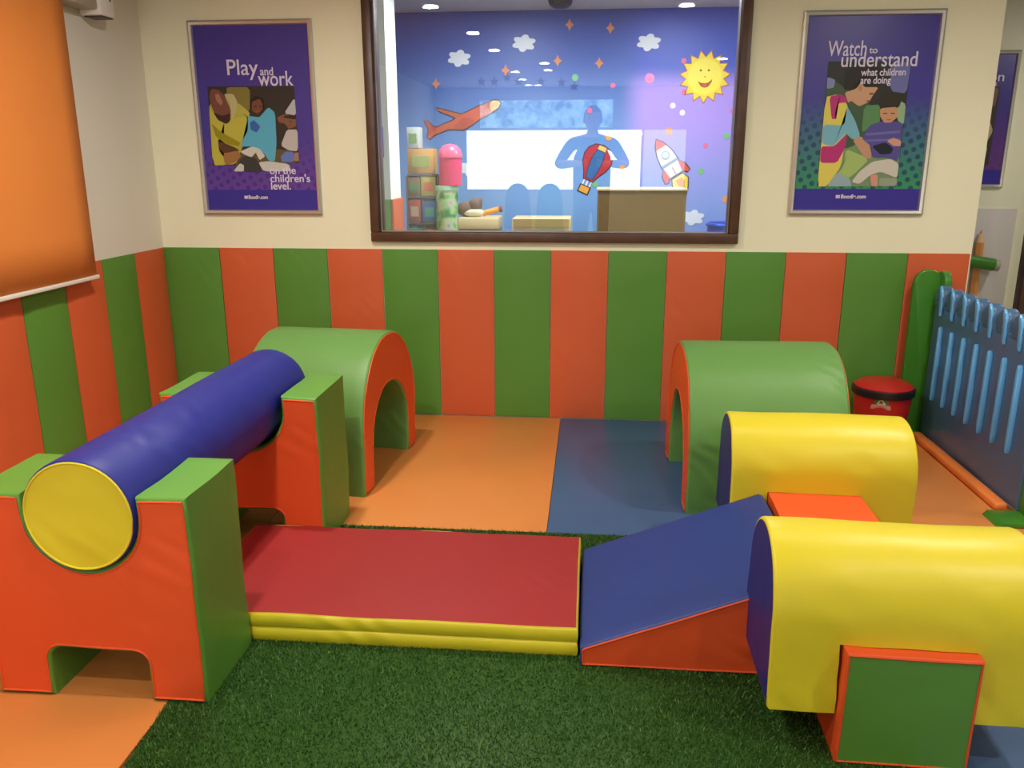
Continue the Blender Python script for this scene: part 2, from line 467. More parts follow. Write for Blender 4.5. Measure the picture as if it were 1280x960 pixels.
ART_RIGHT = [
    ((45, 50, 45), [(0.177,0.777),(0.818,0.769),(0.812,0.126),(0.176,0.126)]),
    ((118, 148, 104), [(0.183,0.34),(0.809,0.428),(0.812,0.126),(0.176,0.126)]),
    ((66, 92, 66), [(0.179,0.704),(0.486,0.576),(0.618,0.522),(0.592,0.428),(0.411,0.327),(0.186,0.34)]),
    ((110, 115, 175), [(0.66,0.769),(0.818,0.769),(0.809,0.61),(0.684,0.623)]),
    ((130, 140, 190), [(0.18,0.698),(0.244,0.684),(0.239,0.644),(0.184,0.637)]),
    ((90, 140, 90), [(0.49,0.549),(0.612,0.556),(0.628,0.462),(0.568,0.448),(0.492,0.408)]),
    ((165, 190, 110), [(0.38,0.327),(0.576,0.273),(0.455,0.185),(0.307,0.126),(0.254,0.126),(0.374,0.232)]),
    ((150, 180, 140), [(0.742,0.583),(0.814,0.556),(0.814,0.448),(0.76,0.475)]),
    ((222, 208, 95), [(0.18,0.596),(0.275,0.61),(0.367,0.549),(0.372,0.381),(0.353,0.232),(0.254,0.126),(0.179,0.126)]),
    ((185, 50, 120), [(0.21,0.6),(0.306,0.61),(0.374,0.57),(0.282,0.563),(0.265,0.509),(0.284,0.482),(0.243,0.482)]),
    ((120, 180, 200), [(0.18,0.455),(0.351,0.448),(0.356,0.549),(0.43,0.475),(0.484,0.394),(0.425,0.374),(0.368,0.408),(0.274,0.34),(0.184,0.354)]),
    ((185, 50, 120), [(0.181,0.34),(0.285,0.34),(0.378,0.408),(0.37,0.327),(0.319,0.252),(0.183,0.252)]),
    ((205, 160, 125), [(0.326,0.617),(0.415,0.637),(0.45,0.674),(0.475,0.644),(0.588,0.644),(0.544,0.596),(0.528,0.57),(0.449,0.546),(0.383,0.576),(0.365,0.563)]),
    ((40, 35, 32), [(0.317,0.745),(0.582,0.745),(0.632,0.691),(0.598,0.644),(0.485,0.644),(0.46,0.677),(0.43,0.671),(0.405,0.637),(0.313,0.63)]),
    ((60, 40, 34), [(0.519,0.613),(0.554,0.615),(0.555,0.609),(0.52,0.606)]),
    ((150, 90, 80), [(0.501,0.576),(0.528,0.58),(0.528,0.572),(0.506,0.568)]),
    ((190, 140, 110), [(0.428,0.65),(0.453,0.657),(0.462,0.627),(0.437,0.623)]),
    ((195, 150, 120), [(0.425,0.374),(0.484,0.394),(0.586,0.34),(0.586,0.273),(0.533,0.279),(0.485,0.32)]),
    ((85, 80, 150), [(0.496,0.381),(0.547,0.448),(0.627,0.468),(0.771,0.468),(0.81,0.455),(0.807,0.259),(0.721,0.279),(0.596,0.279),(0.575,0.34)]),
    ((50, 45, 35), [(0.607,0.59),(0.644,0.613),(0.726,0.617),(0.782,0.59),(0.76,0.536),(0.615,0.543)]),
    ((200, 150, 115), [(0.616,0.536),(0.748,0.543),(0.758,0.489),(0.711,0.462),(0.659,0.462),(0.622,0.495)]),
    ((70, 48, 38), [(0.642,0.512),(0.676,0.512),(0.677,0.507),(0.643,0.507)]),
    ((70, 48, 38), [(0.702,0.512),(0.735,0.512),(0.736,0.507),(0.703,0.507)]),
    ((170, 100, 90), [(0.674,0.48),(0.713,0.48),(0.708,0.474),(0.68,0.474)]),
    ((110, 105, 175), [(0.523,0.408),(0.792,0.421),(0.792,0.408),(0.523,0.394)]),
    ((110, 105, 175), [(0.518,0.374),(0.799,0.381),(0.799,0.37),(0.522,0.363)]),
    ((35, 35, 50), [(0.581,0.34),(0.686,0.36),(0.754,0.327),(0.738,0.3),(0.655,0.296)]),
    ((205, 155, 130), [(0.695,0.367),(0.744,0.384),(0.809,0.367),(0.809,0.34),(0.752,0.34)]),
    ((150, 160, 140), [(0.666,0.171),(0.81,0.171),(0.811,0.128),(0.673,0.128)]),
    ((150, 175, 180), [(0.254,0.126),(0.326,0.205),(0.437,0.165),(0.453,0.126)]),
    ((205, 200, 190), [(0.449,0.151),(0.503,0.205),(0.599,0.259),(0.742,0.273),(0.81,0.246),(0.81,0.171),(0.67,0.205),(0.59,0.185),(0.514,0.138)]),
    ((210, 150, 130), [(0.59,0.185),(0.652,0.192),(0.663,0.128),(0.61,0.128)]),
]

# ---------------------------------------------------------------- the room
PW, PH = 0.33, 1.004          # padded wall panels
CEIL = 2.62
floor = box('floor', (-0.3, -9.2, -0.12), (9.2, 2.3, -0.022), M_FLOOR); tag(floor, kind='structure')
ceiling = box('ceiling', (-0.3, -9.2, CEIL), (9.2, 2.3, CEIL+0.1), M_CEIL); tag(ceiling, kind='structure')

def wall_with_hole(name, x0, x1, y0, y1, z0, z1, hx0, hx1, hz0, hz1, mat):
    bm = bmesh.new()
    add_box(bm, (x0, y0, z0), (hx0, y1, z1)); add_box(bm, (hx1, y0, z0), (x1, y1, z1))
    add_box(bm, (hx0, y0, z0), (hx1, y1, hz0)); add_box(bm, (hx0, y0, hz1), (hx1, y1, z1))
    return tag(obj(name, bm, mat, None, False), kind='structure')
wall_back = wall_with_hole('wall_back', -0.2, 4.63, 0.022, 0.14, -0.022, CEIL, 1.285, 3.335, 1.07, 2.45, M_CREAM)
wall_left = tag(box('wall_left', (-0.16, -9.0, -0.022), (-0.022, 0.022, CEIL), M_GREYWALL), kind='structure')
wall_right = tag(box('wall_right', (9.0, -9.0, -0.022), (9.1, 1.95, CEIL), M_CREAM), kind='structure')
wall_rear = wall_with_hole('wall_rear', -0.16, 9.1, -9.12, -9.0, -0.022, CEIL, 0.45, 4.05, 1.02, 2.46, M_CREAM)
wall_mural = tag(box('wall_mural', (0.2, 2.1, -0.022), (4.63, 2.2, CEIL), M_MURAL), kind='structure')
wall_partition = tag(box('wall_partition', (4.53, 0.14, -0.022), (4.63, 2.1, CEIL), M_MURAL), kind='structure')
wall_side = tag(box('wall_side', (0.2, 0.14, -0.022), (0.3, 2.1, CEIL), M_MURAL), kind='structure')
wall_passage = tag(box('wall_passage', (4.63, 1.9, -0.022), (9.1, 2.0, CEIL), plain('pale_green_white_paint', (236, 236, 206), 0.7, 0.02)), kind='structure')
box('wainscot_board', (4.63, 1.885, -0.02), (5.72, 1.9, 1.15), plain('pale_grey_wainscot', (206, 202, 196), 0.6, 0.02), wall_passage, 0.003)

def padded_panel(parent, mat, axis, c0, c1, seed):
    bm = bmesh.new(); g = 0.0022
    n, m = 5, 12
    # a slab with a softly pillowed, finely divided front
    grid = []
    for j in range(m+1):
        row = []
        for i in range(n+1):
            s = i/n; t = j/m
            sg = 1 if c1 > c0 else -1; u = c0 + g*sg + (c1-c0-2*g*sg)*s; z = 0.002 + (PH-0.002)*t
            es = min(s, 1-s)*abs(c1-c0); et = min(t, 1-t)*PH
            d = min(es, et)
            h = 0.022 - 0.010*max(0.0, 1-d/0.03)**2 + 0.0016*noise.noise((u*5+seed, z*3, seed))
            row.append((u, h, z))
        grid.append(row)
    def P(u, h, z): return (u, 0.022-h, z) if axis == 'y' else (h-0.022, u, z)
    F = [[bm.verts.new(P(*p)) for p in r] for r in grid]
    Bk = [[bm.verts.new(P(p[0], 0.0, p[2])) for p in r] for r in grid]
    for j in range(m):
        for i in range(n): bm.faces.new((F[j][i], F[j][i+1], F[j+1][i+1], F[j+1][i]))
    for j in range(m):
        for i in (0, n): bm.faces.new((F[j][i], F[j+1][i], Bk[j+1][i], Bk[j][i]))
    for i in range(n):
        for j in (0, m): bm.faces.new((F[j][i], F[j][i+1], Bk[j][i+1], Bk[j][i]))
    return obj('padded_panel', bm, mat, parent, True, 50)
for i in range(14):
    o = padded_panel(wall_back, W_GREEN if i % 2 == 0 else W_ORANGE, 'y', PW*i - (0.020 if i == 0 else 0), PW*(i+1), i)
    o['label'] = 'green padded wall panel' if i % 2 == 0 else 'orange padded wall panel'
for i in range(9):
    o = padded_panel(wall_left, W_ORANGE if i % 2 == 0 else W_GREEN, 'x', -PW*i, -PW*(i+1), 20+i)
    o['label'] = 'orange padded wall panel' if i % 2 == 0 else 'green padded wall panel'

def floor_mat(x0, x1, y0, y1, mat, label):
    bm = bmesh.new(); add_box(bm, (x0+0.001, y0+0.001, -0.021), (x1-0.001, y1-0.001, 0.0), 0.002, 2)
    o = obj('floor_mat', bm, mat, floor); o['label'] = label
floor_mat(-0.02, 1.18, -1.615, -0.002, M_FOAM_OR, 'orange floor mat')
floor_mat(1.18, 2.38, -1.615, -0.002, M_FOAM_OR, 'orange floor mat')
floor_mat(2.38, 3.60, -1.615, -0.002, M_FOAM_BL, 'slate blue floor mat')
floor_mat(3.60, 4.60, -1.615, -0.002, M_FOAM_OR, 'orange floor mat')
floor_mat(-0.02, 1.36, -2.83, -1.615, M_FOAM_OR, 'orange floor mat')
floor_mat(-0.02, 1.36, -4.05, -2.83, M_FOAM_OR, 'orange floor mat')
floor_mat(3.42, 4.60, -2.2, -1.615, M_FOAM_OR, 'orange floor mat')
floor_mat(3.42, 4.60, -4.05, -2.2, M_FOAM_BL, 'slate blue floor mat')

# artificial turf: a backing and some two hundred thousand short blades
def turf():
    rng = np.random.default_rng(3)
    x0, x1, y0, y1 = 1.262, 3.418, -4.05, -1.617
    edge = lambda yy: 1.374-0.077*(yy+3.114)
    n = 230000
    x = rng.uniform(x0, x1, n); y = rng.uniform(y0, y1, n)
    keep = x > edge(y)
    keep &= ~((x > 1.24) & (x < 2.51) & (y > -2.50) & (y < -1.87))
    keep &= ~((x > 2.55) & (x < 3.16) & (y > -2.54) & (y < -1.9))
    keep &= ~((x > 3.21) & (y > -2.9))
    keep &= ~((x < 1.45) & (y > -2.82))
    keep &= (y > -3.45) | (rng.uniform(0, 1, n) < 0.35)
    x = x[keep]; y = y[keep]; n = len(x)
    a = rng.uniform(0, 2*np.pi, n); lean = rng.uniform(0.001, 0.010, n); la = rng.uniform(0, 2*np.pi, n)
    w = rng.uniform(0.0012, 0.0024, n); h = rng.uniform(0.006, 0.014, n)
    # the pile lies in slightly different directions from patch to patch
    patch = np.sin(x*9.1+np.sin(y*7.3)*1.4)*np.cos(y*8.2+np.sin(x*5.1))
    h *= 1+0.15*patch
    V = np.zeros((n, 3, 3))
    V[:, 0] = np.stack([x-w*np.cos(a), y-w*np.sin(a), np.full(n, 0.001)], -1)
    V[:, 1] = np.stack([x+w*np.cos(a), y+w*np.sin(a), np.full(n, 0.001)], -1)
    V[:, 2] = np.stack([x+lean*np.cos(la), y+lean*np.sin(la), h], -1)
    bx = [(edge(y0), y0), (x1, y0), (x1, y1), (edge(y1), y1)]
    base = np.array([(p[0], p[1], z) for z in (0.0001, 0.0015) for p in bx])
    faces_b = [(0,3,2,1),(4,5,6,7),(0,1,5,4),(1,2,6,5),(2,3,7,6),(3,0,4,7)]
    me = bpy.data.meshes.new('artificial_turf')
    nv = n*3+8; me.vertices.add(nv)
    me.vertices.foreach_set('co', np.concatenate([V.reshape(-1, 3), base]).astype(np.float32).ravel())
    li = np.concatenate([np.arange(n*3), np.array(faces_b).ravel()+n*3]).astype(np.int32)
    me.loops.add(len(li)); me.loops.foreach_set('vertex_index', li)
    me.polygons.add(n+6)
    st = np.concatenate([np.arange(n)*3, n*3+np.arange(6)*4]).astype(np.int32)
    me.polygons.foreach_set('loop_start', st)
    me.update(calc_edges=True)
    at = me.attributes.new('shade', 'FLOAT', 'POINT')
    s = np.repeat(np.clip(rng.beta(2, 2.2, n)+0.12*patch, 0, 1), 3)
    s[rng.integers(0, n, n//40)*3+2] = 1.0
    at.data.foreach_set('value', np.concatenate([s, np.full(8, 0.15)]).astype(np.float32))
    o = link('artificial_turf', me, M_GRASS)
    tag(o, 'dark green artificial grass carpet in the middle of the floor', 'turf', kind='stuff')
turf()

# observation window in the back wall
win = empty('window_1', (0, 0, 0), kind='structure')
def rail(a, b): return box('window_frame', a, b, M_WOOD, win, 0.006)
rail((1.262, -0.012, 1.050), (3.358, 0.155, 1.104))
rail((1.262, -0.012, 2.42), (3.358, 0.155, 2.47))
rail((1.262, -0.0121, 1.104), (1.315, 0.1551, 2.42))
rail((3.306, -0.0121, 1.104), (3.358, 0.1551, 2.42))
g = box('glass_pane', (1.315, 0.055, 1.104), (3.306, 0.057, 2.42), M_GLASS, win)
bm = bmesh.new()
for a, b in (((1.315, 0.035, 1.104), (3.306, 0.045, 1.110)), ((1.315, 0.035, 1.11), (1.321, 0.045, 2.42)), ((3.300, 0.035, 1.11), (3.306, 0.045, 2.42))):
    add_box(bm, a, b, 0.003)
obj('glazing_bead', bm, M_GREYPL, win)

# daylit window at the far end of the room (seen mirrored in the glass)
win2 = empty('window_2', (0, 0, 0), kind='structure')
M_SKYPANE = bpy.data.materials.new('daylit_upper_pane'); M_SKYPANE.use_nodes = True
_nt = M_SKYPANE.node_tree; _nt.nodes.clear()
_e = _nt.nodes.new('ShaderNodeEmission'); _o = _nt.nodes.new('ShaderNodeOutputMaterial')
_n = add_noise(_nt, 5.0, 6, 0.7); _rp = _nt.nodes.new('ShaderNodeValToRGB')
_rp.color_ramp.elements[0].position = 0.35; _rp.color_ramp.elements[1].position = 0.65
_rp.color_ramp.elements[0].color = (0.10, 0.20, 0.22, 1); _rp.color_ramp.elements[1].color = (0.55, 0.85, 0.95, 1)
_nt.links.new(_n.outputs['Fac'], _rp.inputs['Fac']); _nt.links.new(_rp.outputs[0], _e.inputs[0])
_e.inputs[1].default_value = DAYLIGHT*0.45; _nt.links.new(_e.outputs[0], _o.inputs[0])
M_FROST = emitter('daylit_white_blind', (0.90, 0.95, 1.0), DAYLIGHT)
M_FROST2 = emitter('daylit_shaded_blind', (0.72, 0.82, 1.0), DAYLIGHT*0.30)
for x0, x1, z0, z1, m, nm in ((0.50, 3.30, 1.05, 1.97, M_FROST, 'frosted_pane'), (3.34, 4.00, 1.05, 1.97, M_FROST2, 'frosted_pane'),
                              (0.72, 2.84, 2.01, 2.43, M_SKYPANE, 'clear_pane')):
    box(nm, (x0, -9.06, z0), (x1, -9.05, z1), m, win2)
for a, b in (((0.45, -9.1, 1.02), (4.05, -8.99, 1.05)), ((0.45, -9.1, 1.97), (4.05, -8.99, 2.01)), ((0.45, -9.1, 2.43), (4.05, -8.99, 2.46)),
             ((0.45, -9.1, 1.05), (0.50, -8.99, 1.97)), ((3.30, -9.1, 1.05), (3.34, -8.99, 1.97)), ((4.00, -9.1, 1.05), (4.05, -8.99, 1.97)),
             ((0.45, -9.1, 2.01), (0.72, -8.99, 2.43)), ((2.84, -9.1, 2.01), (4.05, -8.99, 2.43))):
    box('window_frame', a, b, M_WHITEPL, win2, 0.004)

# brown door post past the fence
dp = tag(box('door_1', (5.475, 1.15, -0.02), (5.62, 1.24, 2.2), M_WOOD, None, 0.006), kind='structure')

# downlights, at the places where the glass mirrors them
M_LAMP = emitter('lit_lamp_diffuser', (1.0, 0.93, 0.82), 30.0)
def downlight(x, y, label, power, color, group='round ceiling downlights', r=0.055):
    t = empty('ceiling_downlight', (x, y, CEIL), 0, label, 'ceiling light', group)
    bm = bmesh.new(); add_lathe(bm, [(r+0.022, 0), (r+0.02, -0.008), (r+0.004, -0.012), (r, -0.006), (r, 0)], 0, 0, 28)
    obj('ring', bm, M_WHITEPL, t)
    bm = bmesh.new(); add_lathe(bm, [(0.0, -0.004), (r, -0.004), (r, -0.001), (0, -0.001)], 0, 0, 28)
    obj('diffuser', bm, M_LAMP, t)
    if power > 0:
        ld = bpy.data.lights.new('downlight_lamp', 'AREA'); ld.shape = 'DISK'; ld.size = 2*r; ld.energy = power; ld.color = color; ld.spread = math.radians(SPREAD if y < 0 else 180)
        lo = bpy.data.objects.new('downlight_lamp', ld); C.objects.link(lo); lo.parent = t; lo.location = (0, 0, -0.02)
    return t
FAR = 'round white ceiling downlight towards the far window, seen only mirrored in the glass'
for x, y, k, l in ((1.32, -1.66, 1.7, 'round ceiling downlight above the left foam tunnel, mirrored at the top left of the glass'),
                (3.20, -1.79, 0.25, 'round ceiling downlight above the foam ramp, mirrored at the top right of the glass'),
                (1.45, -3.0, 1.5, 'round ceiling downlight above the blue roller, largest left-hand spot mirrored below the ceiling line'),
                (4.30, -1.60, 1.15, 'round ceiling downlight above the blue fence'),
                (4.45, -3.6, 1.15, 'round ceiling downlight to the right of the nearer yellow saddle'),
                (1.5, -4.22, 1.0, 'round ceiling downlight near the photographer, second spot mirrored below the ceiling line'),
                (3.96, -5.24, .6, 'round ceiling downlight behind the photographer, mirrored over the sun cut-out'),
                (1.95, -5.48, .3, FAR), (1.95, -6.27, .12, FAR), (1.52, -6.42, .12, FAR), (1.53, -7.48, .12, FAR), (1.55, -8.37, .12, FAR), (1.69, -8.4, .12, FAR),
                (6.0, -2.0, .6, 'round ceiling downlight beyond the blue fence'), (6.0, -5.0, .6, 'round ceiling downlight at the right rear of the room')):
    downlight(x, y, l, LAMP_W*k, LAMP_COLOR)
for x, y in ((1.9, 0.9), (3.2, 0.9)):
    downlight(x, y, 'cool white downlight in the ceiling of the room behind the glass', BEYOND_W, BEYOND_COLOR, 'downlights behind the glass')
downlight(6.2, 0.6, 'downlight in the ceiling of the passage beyond the fence', LAMP_W, LAMP_COLOR, 'passage downlights')
bm = bmesh.new(); add_lathe(bm, [(0.0, -0.055), (0.05, -0.05), (0.08, -0.03), (0.09, 0)], 2.28, 1.72, 24, z0=CEIL)
tag(obj('dome_camera', bm, M_BLACK), 'small black dome on the ceiling behind the glass', 'dome')

# ---------------------------------------------------------------- left wall: blind and rail
bl = empty('roller_blind', (0.058, -0.83, 0.94), 0, 'orange roller blind hanging over the left wall, with a white bottom bar', 'blind')
bm = bmesh.new()
for k in range(13):
    pass
n = 24
F = []
for j in range(9):
    F.append([bm.verts.new((0.003*math.sin(i*0.7+j*0.2), -2.6*i/n, 0.012 + 1.60*j/8)) for i in range(n+1)])
for j in range(8):
    for i in range(n): bm.faces.new((F[j][i], F[j][i+1], F[j+1][i+1], F[j+1][i]))
o = obj('blind_cloth', bm, M_BLIND, bl); md = o.modifiers.new('thick', 'SOLIDIFY'); md.thickness = 0.003
box('bottom_bar', (-0.012, -2.6, -0.008), (0.012, 0.012, 0.012), M_WHITEPL, bl, 0.005)
hr = empty('blind_rail', (0.0, -0.87, 2.23), 0, 'grey rail box with a white end cap high on the left wall near the corner', 'rail box')
box('rail_box', (-0.021, 0.05, 0.0), (0.085, 0.30, 0.30), M_GREYPL, hr, 0.008)
e_ = box('end_cap', (-0.021, 0.30, -0.025), (0.10, 0.43, 0.32), M_WHITEPL, hr, 0.012); e_['label'] = 'white end cap'
box('end_slot', (0.095, 0.385, 0.05), (0.103, 0.395, 0.2), M_BLACK, e_)
box('end_slot', (0.0, 0.315, -0.030), (0.09, 0.42, -0.024), M_BLACK, e_)

# ---------------------------------------------------------------- soft play pieces
def support_profile(cx):
    w = 0.315; H = 0.63; r = 0.1655
    P = [(cx-w, 0)]
    P += [(cx-0.145, 0), (cx-0.145, 0.11)] + arc(cx-0.105, 0.115, 0.04, 180, 90, 5)[1:] + arc(cx+0.105, 0.115, 0.04, 90, 0, 5) + [(cx+0.145, 0)]
    P += [(cx+w, 0), (cx+w, H)]
    P += [(cx+0.006+r, H)] + arc(cx+0.006, 0.575, r, 0, -180, 24) + [(cx+0.006-r, H), (cx-w, H)]
    return P
foam_piece('roller_support', support_profile(0), 'y', 0, 0.325, V_GREEN, V_ORANGE, V_ORANGE,
           'nearer orange and green foam support holding the yellow end of the roller', 'foam block', 'foam roller supports',
           (1.158, -2.843, 0), 0, seed=1, cap_label='orange vinyl face', band_label='green vinyl sides', amp=0.006)
foam_piece('roller_support', support_profile(0), 'y', 0, 0.36, V_GREEN, V_ORANGE, V_ORANGE,
           'farther orange and green foam support behind the crimson mat, under the roller', 'foam block', 'foam roller supports',
           (1.192, -1.842, 0), 0, seed=2, cap_label='orange vinyl face', band_label='green vinyl sides', amp=0.006)
foam_piece('foam_roller', arc(0, 0, 0.162, 0, 345, 46), 'y', 0, 1.37, V_BLUE, V_YELLOW, V_YELLOW,
           'long blue foam roller with yellow ends lying across both supports', 'foam roller', None,
           (1.170, -2.856, 0.575), -0.012, seed=3, amp=0.003, bev=0.008, cap_name='end_disc', cap_label='yellow end disc', base_z=-9, step=0.025)

def arch_profile(w, H, t, iw, ih):
    R = w; zc = H-R
    P = [(-w, 0), (-iw, 0)] + arc(0, ih-iw, iw, 180, 0, 28) + [(iw, 0), (w, 0)] + arc(0, zc, R, 0, 180, 36)
    return P
foam_piece('foam_tunnel', arch_profile(0.405, 0.70, 0, 0.27, 0.445), 'x', -0.60, 0.0, V_LGREEN, V_ORANGE, V_ORANGE,
           'green foam tunnel with an orange arched end, on the left behind the blue roller', 'foam tunnel', 'arched foam tunnels',
           (1.562, -0.905, 0), math.radians(-4.7), seed=4, cap_label='orange arched end', band_label='green vinyl cover', amp=0.006)
foam_piece('foam_tunnel', arch_profile(0.40, 0.69, 0, 0.27, 0.445), 'x', 0.0, 0.68, V_LGREEN, V_ORANGE, V_ORANGE,
           'green foam tunnel on the right, beside the red bin and behind the yellow saddles', 'foam tunnel', 'arched foam tunnels',
           (2.968, -0.97, 0), math.radians(1.5), seed=5, cap_label='orange arched end', band_label='green vinyl cover', amp=0.006)

# folded mat
fm = empty('folding_mat', (1.225, -2.513, 0), 0, 'low folded play mat with a crimson top and yellow edges, between support and ramp', 'play mat')
def mat_layer(z0, z1, seed, red):
    bm = bmesh.new(); nx, ny = 30, 14; L, D = 1.298, 0.662
    def ring(z, ins):
        pts = []
        for i in range(nx): pts.append((ins + (L-2*ins)*i/nx, ins))
        for j in range(ny): pts.append((L-ins, ins + (D-2*ins)*j/ny))
        for i in range(nx): pts.append((L-ins - (L-2*ins)*i/nx, D-ins))
        for j in range(ny): pts.append((ins, D-ins - (D-2*ins)*j/ny))
        out = []
        for x, y in pts:
            p = Vector((x, y, z)); k = puff(Vector((x, y, 0)), 0.0045, seed)
            kz = 0.0045*noise.noise(Vector((x*4, y*4, seed)))
            out.append(bm.verts.new((p.x+k.x*0.5, p.y+k.y*0.5, z + (kz if z > 0.02 else 0))))
        return out
    zs = [(z0, 0.004), (z0+0.008, 0.0), ((z0+z1)/2, -0.002), (z1-0.006, 0.0), (z1, 0.005)]
    R = [ring(z, i) for z, i in zs]
    for A, B in zip(R, R[1:]):
        for k in range(len(A)): bm.faces.new((A[k], A[(k+1) % len(A)], B[(k+1) % len(A)], B[k]))
    bm.faces.new(R[0][::-1])
    top = bm.faces.new(R[-1])
    return bm, [v.co.copy() for v in R[-1]]
b1, _ = mat_layer(0.001, 0.0505, 7, False); o = obj('lower_layer', b1, V_YELLOW, fm, True, 60); o['label'] = 'yellow lower layer'
b2, edge = mat_layer(0.0515, 0.100, 9, True); o = obj('upper_layer', b2, V_YELLOW, fm, True, 60); o['label'] = 'yellow upper layer'
bm = bmesh.new()
top = [bm.verts.new(p + Vector((0, 0, 0.0012))) for p in edge]; bot = [bm.verts.new(p + Vector((0, 0, -0.002))) for p in edge]
bm.faces.new(top)
for k in range(len(top)): bm.faces.new((top[k], top[(k+1) % len(top)], bot[(k+1) % len(top)], bot[k]))
o = obj('top_cover', bm, V_RED, fm); o['label'] = 'crimson top cover'
bm = bmesh.new(); add_tube(bm, [p + Vector((0, 0, -0.001)) for p in edge], 0.002, 6, True); obj('piping', bm, V_YELLOW, fm)

# ramp
ramp_prof = [(0, 0), (0.655, 0), (0.655, 0.312), (0.64, 0.318), (0.012, 0.068), (0, 0.060)]
foam_piece('foam_ramp', ramp_prof, 'y', 0, 0.675, V_RAMP, V_ORANGE, V_ORANGE,
           'wedge-shaped foam ramp with a blue slope and orange sides beside the crimson mat', 'foam ramp', None,
           (2.533, -2.558, 0), 0, seed=6, cap_name='side_face', band_name='slope_cover', cap_label='orange side face', band_label='blue slope cover', amp=0.004, bev=0.008)

# beam
foam_piece('foam_beam', [(-0.163, 0), (0.163, 0), (0.163, 0.319), (-0.163, 0.319)], 'y', 0, 1.45, V_ORANGE, V_GREEN, V_ORANGE,
           'orange square foam beam with green ends lying under both yellow saddles', 'foam beam', None,
           (3.357, -2.93, 0), math.radians(-1.0), seed=8, cap_name='end_face', cap_label='green end face', band_label='orange cover', amp=0.003, bev=0.005)

# yellow saddles: a D-shaped bolster with a square notch that sits over the beam
def saddle(origin, label, seed, L=0.655, notch=(0.150, 0.515), rz=-0.03):
    root = empty('foam_saddle', origin, rz, label, 'foam bolster', 'yellow foam saddles')
    R = 0.190; z0 = 0.12; zn = 0.3205; zc = 0.375
    front = [(-R, z0 + (zn-z0)*k/4) for k in range(4)] + [(-R, zn), (-R, zn+0.027)]
    top = arc(0, zc, R, 180, 0, 32)
    back = [(-p[0], p[1]) for p in front[::-1]]
    prof = front + top + back
    nf = 4                                   # vertices below notch level on each side
    n = len(prof)
    xs = sorted(set([L*k/14 for k in range(15)] + [notch[0], notch[1]]))
    bm = bmesh.new()
    G = [[bm.verts.new((x, y, z)) for y, z in prof] for x in xs]
    def inn(i): return notch[0]-1e-6 <= xs[i] and xs[i+1] <= notch[1]+1e-6
    for i in range(len(xs)-1):
        for k in range(n-1):
            if inn(i) and (k < nf or k >= n-1-nf): continue
            bm.faces.new((G[i][k], G[i][k+1], G[i+1][k+1], G[i+1][k]))
        if inn(i): bm.faces.new((G[i][nf], G[i+1][nf], G[i+1][n-1-nf], G[i][n-1-nf]))
        else: bm.faces.new((G[i][0], G[i+1][0], G[i+1][n-1], G[i][n-1]))
    for i, x in enumerate(xs):
        if abs(x-notch[0]) < 1e-6 or abs(x-notch[1]) < 1e-6:
            bm.faces.new(G[i][:nf+1] + G[i][n-1-nf:])
    c1 = bm.faces.new(G[0]); c2 = bm.faces.new(G[-1][::-1])
    c1.material_index = 1; c2.material_index = 2
    bmesh.ops.recalc_face_normals(bm, faces=bm.faces)
    bmesh.ops.bevel(bm, geom=list(set(c1.edges) | set(c2.edges)), offset=0.009, segments=3, profile=0.5, affect='EDGES')
    for f in bm.faces:
        if f.material_index and len(f.verts) < 8: f.material_index = 0
    bmesh.ops.triangulate(bm, faces=[f for f in bm.faces if f.material_index or len(f.verts) > 4])
    for v in bm.verts:
        k = puff(v.co, 0.0045, seed)
        # the cover pulls into soft folds running down to the notch
        if v.co.z < 0.5 and v.co.y < 0:
            d = min(abs(v.co.x-notch[0]), abs(v.co.x-notch[1]))
            k.y += 0.003*math.sin((v.co.x*0.7+v.co.z)*60)*math.exp(-d*12)
        v.co += k
    loops = []
    for idx in (0, 1, 2):
        c = bm.copy(); bmesh.ops.delete(c, geom=[f for f in c.faces if f.material_index != idx], context='FACES')
        bmesh.ops.delete(c, geom=[v for v in c.verts if not v.link_faces], context='VERTS')
        for f in c.faces: f.material_index = 0
        nm = 'end_face' if idx else 'cover'
        me = bpy.data.meshes.new(nm); c.to_mesh(me); c.free(); me.shade_smooth(); me.set_sharp_from_angle(angle=math.radians(40))
        o = link(nm, me, V_DBLUE if idx else V_YELLOW, root)
        o['label'] = 'navy blue end face' if idx else 'yellow vinyl cover'
    bm.free()
    return root
saddle((3.024, -2.698, 0), 'nearer yellow foam saddle with a navy end, straddling the front of the beam', 11, notch=(0.172, 0.503))
saddle((3.080, -1.682, 0), 'farther yellow foam saddle with a navy end, in front of the right-hand tunnel', 12, notch=(0.134, 0.464))

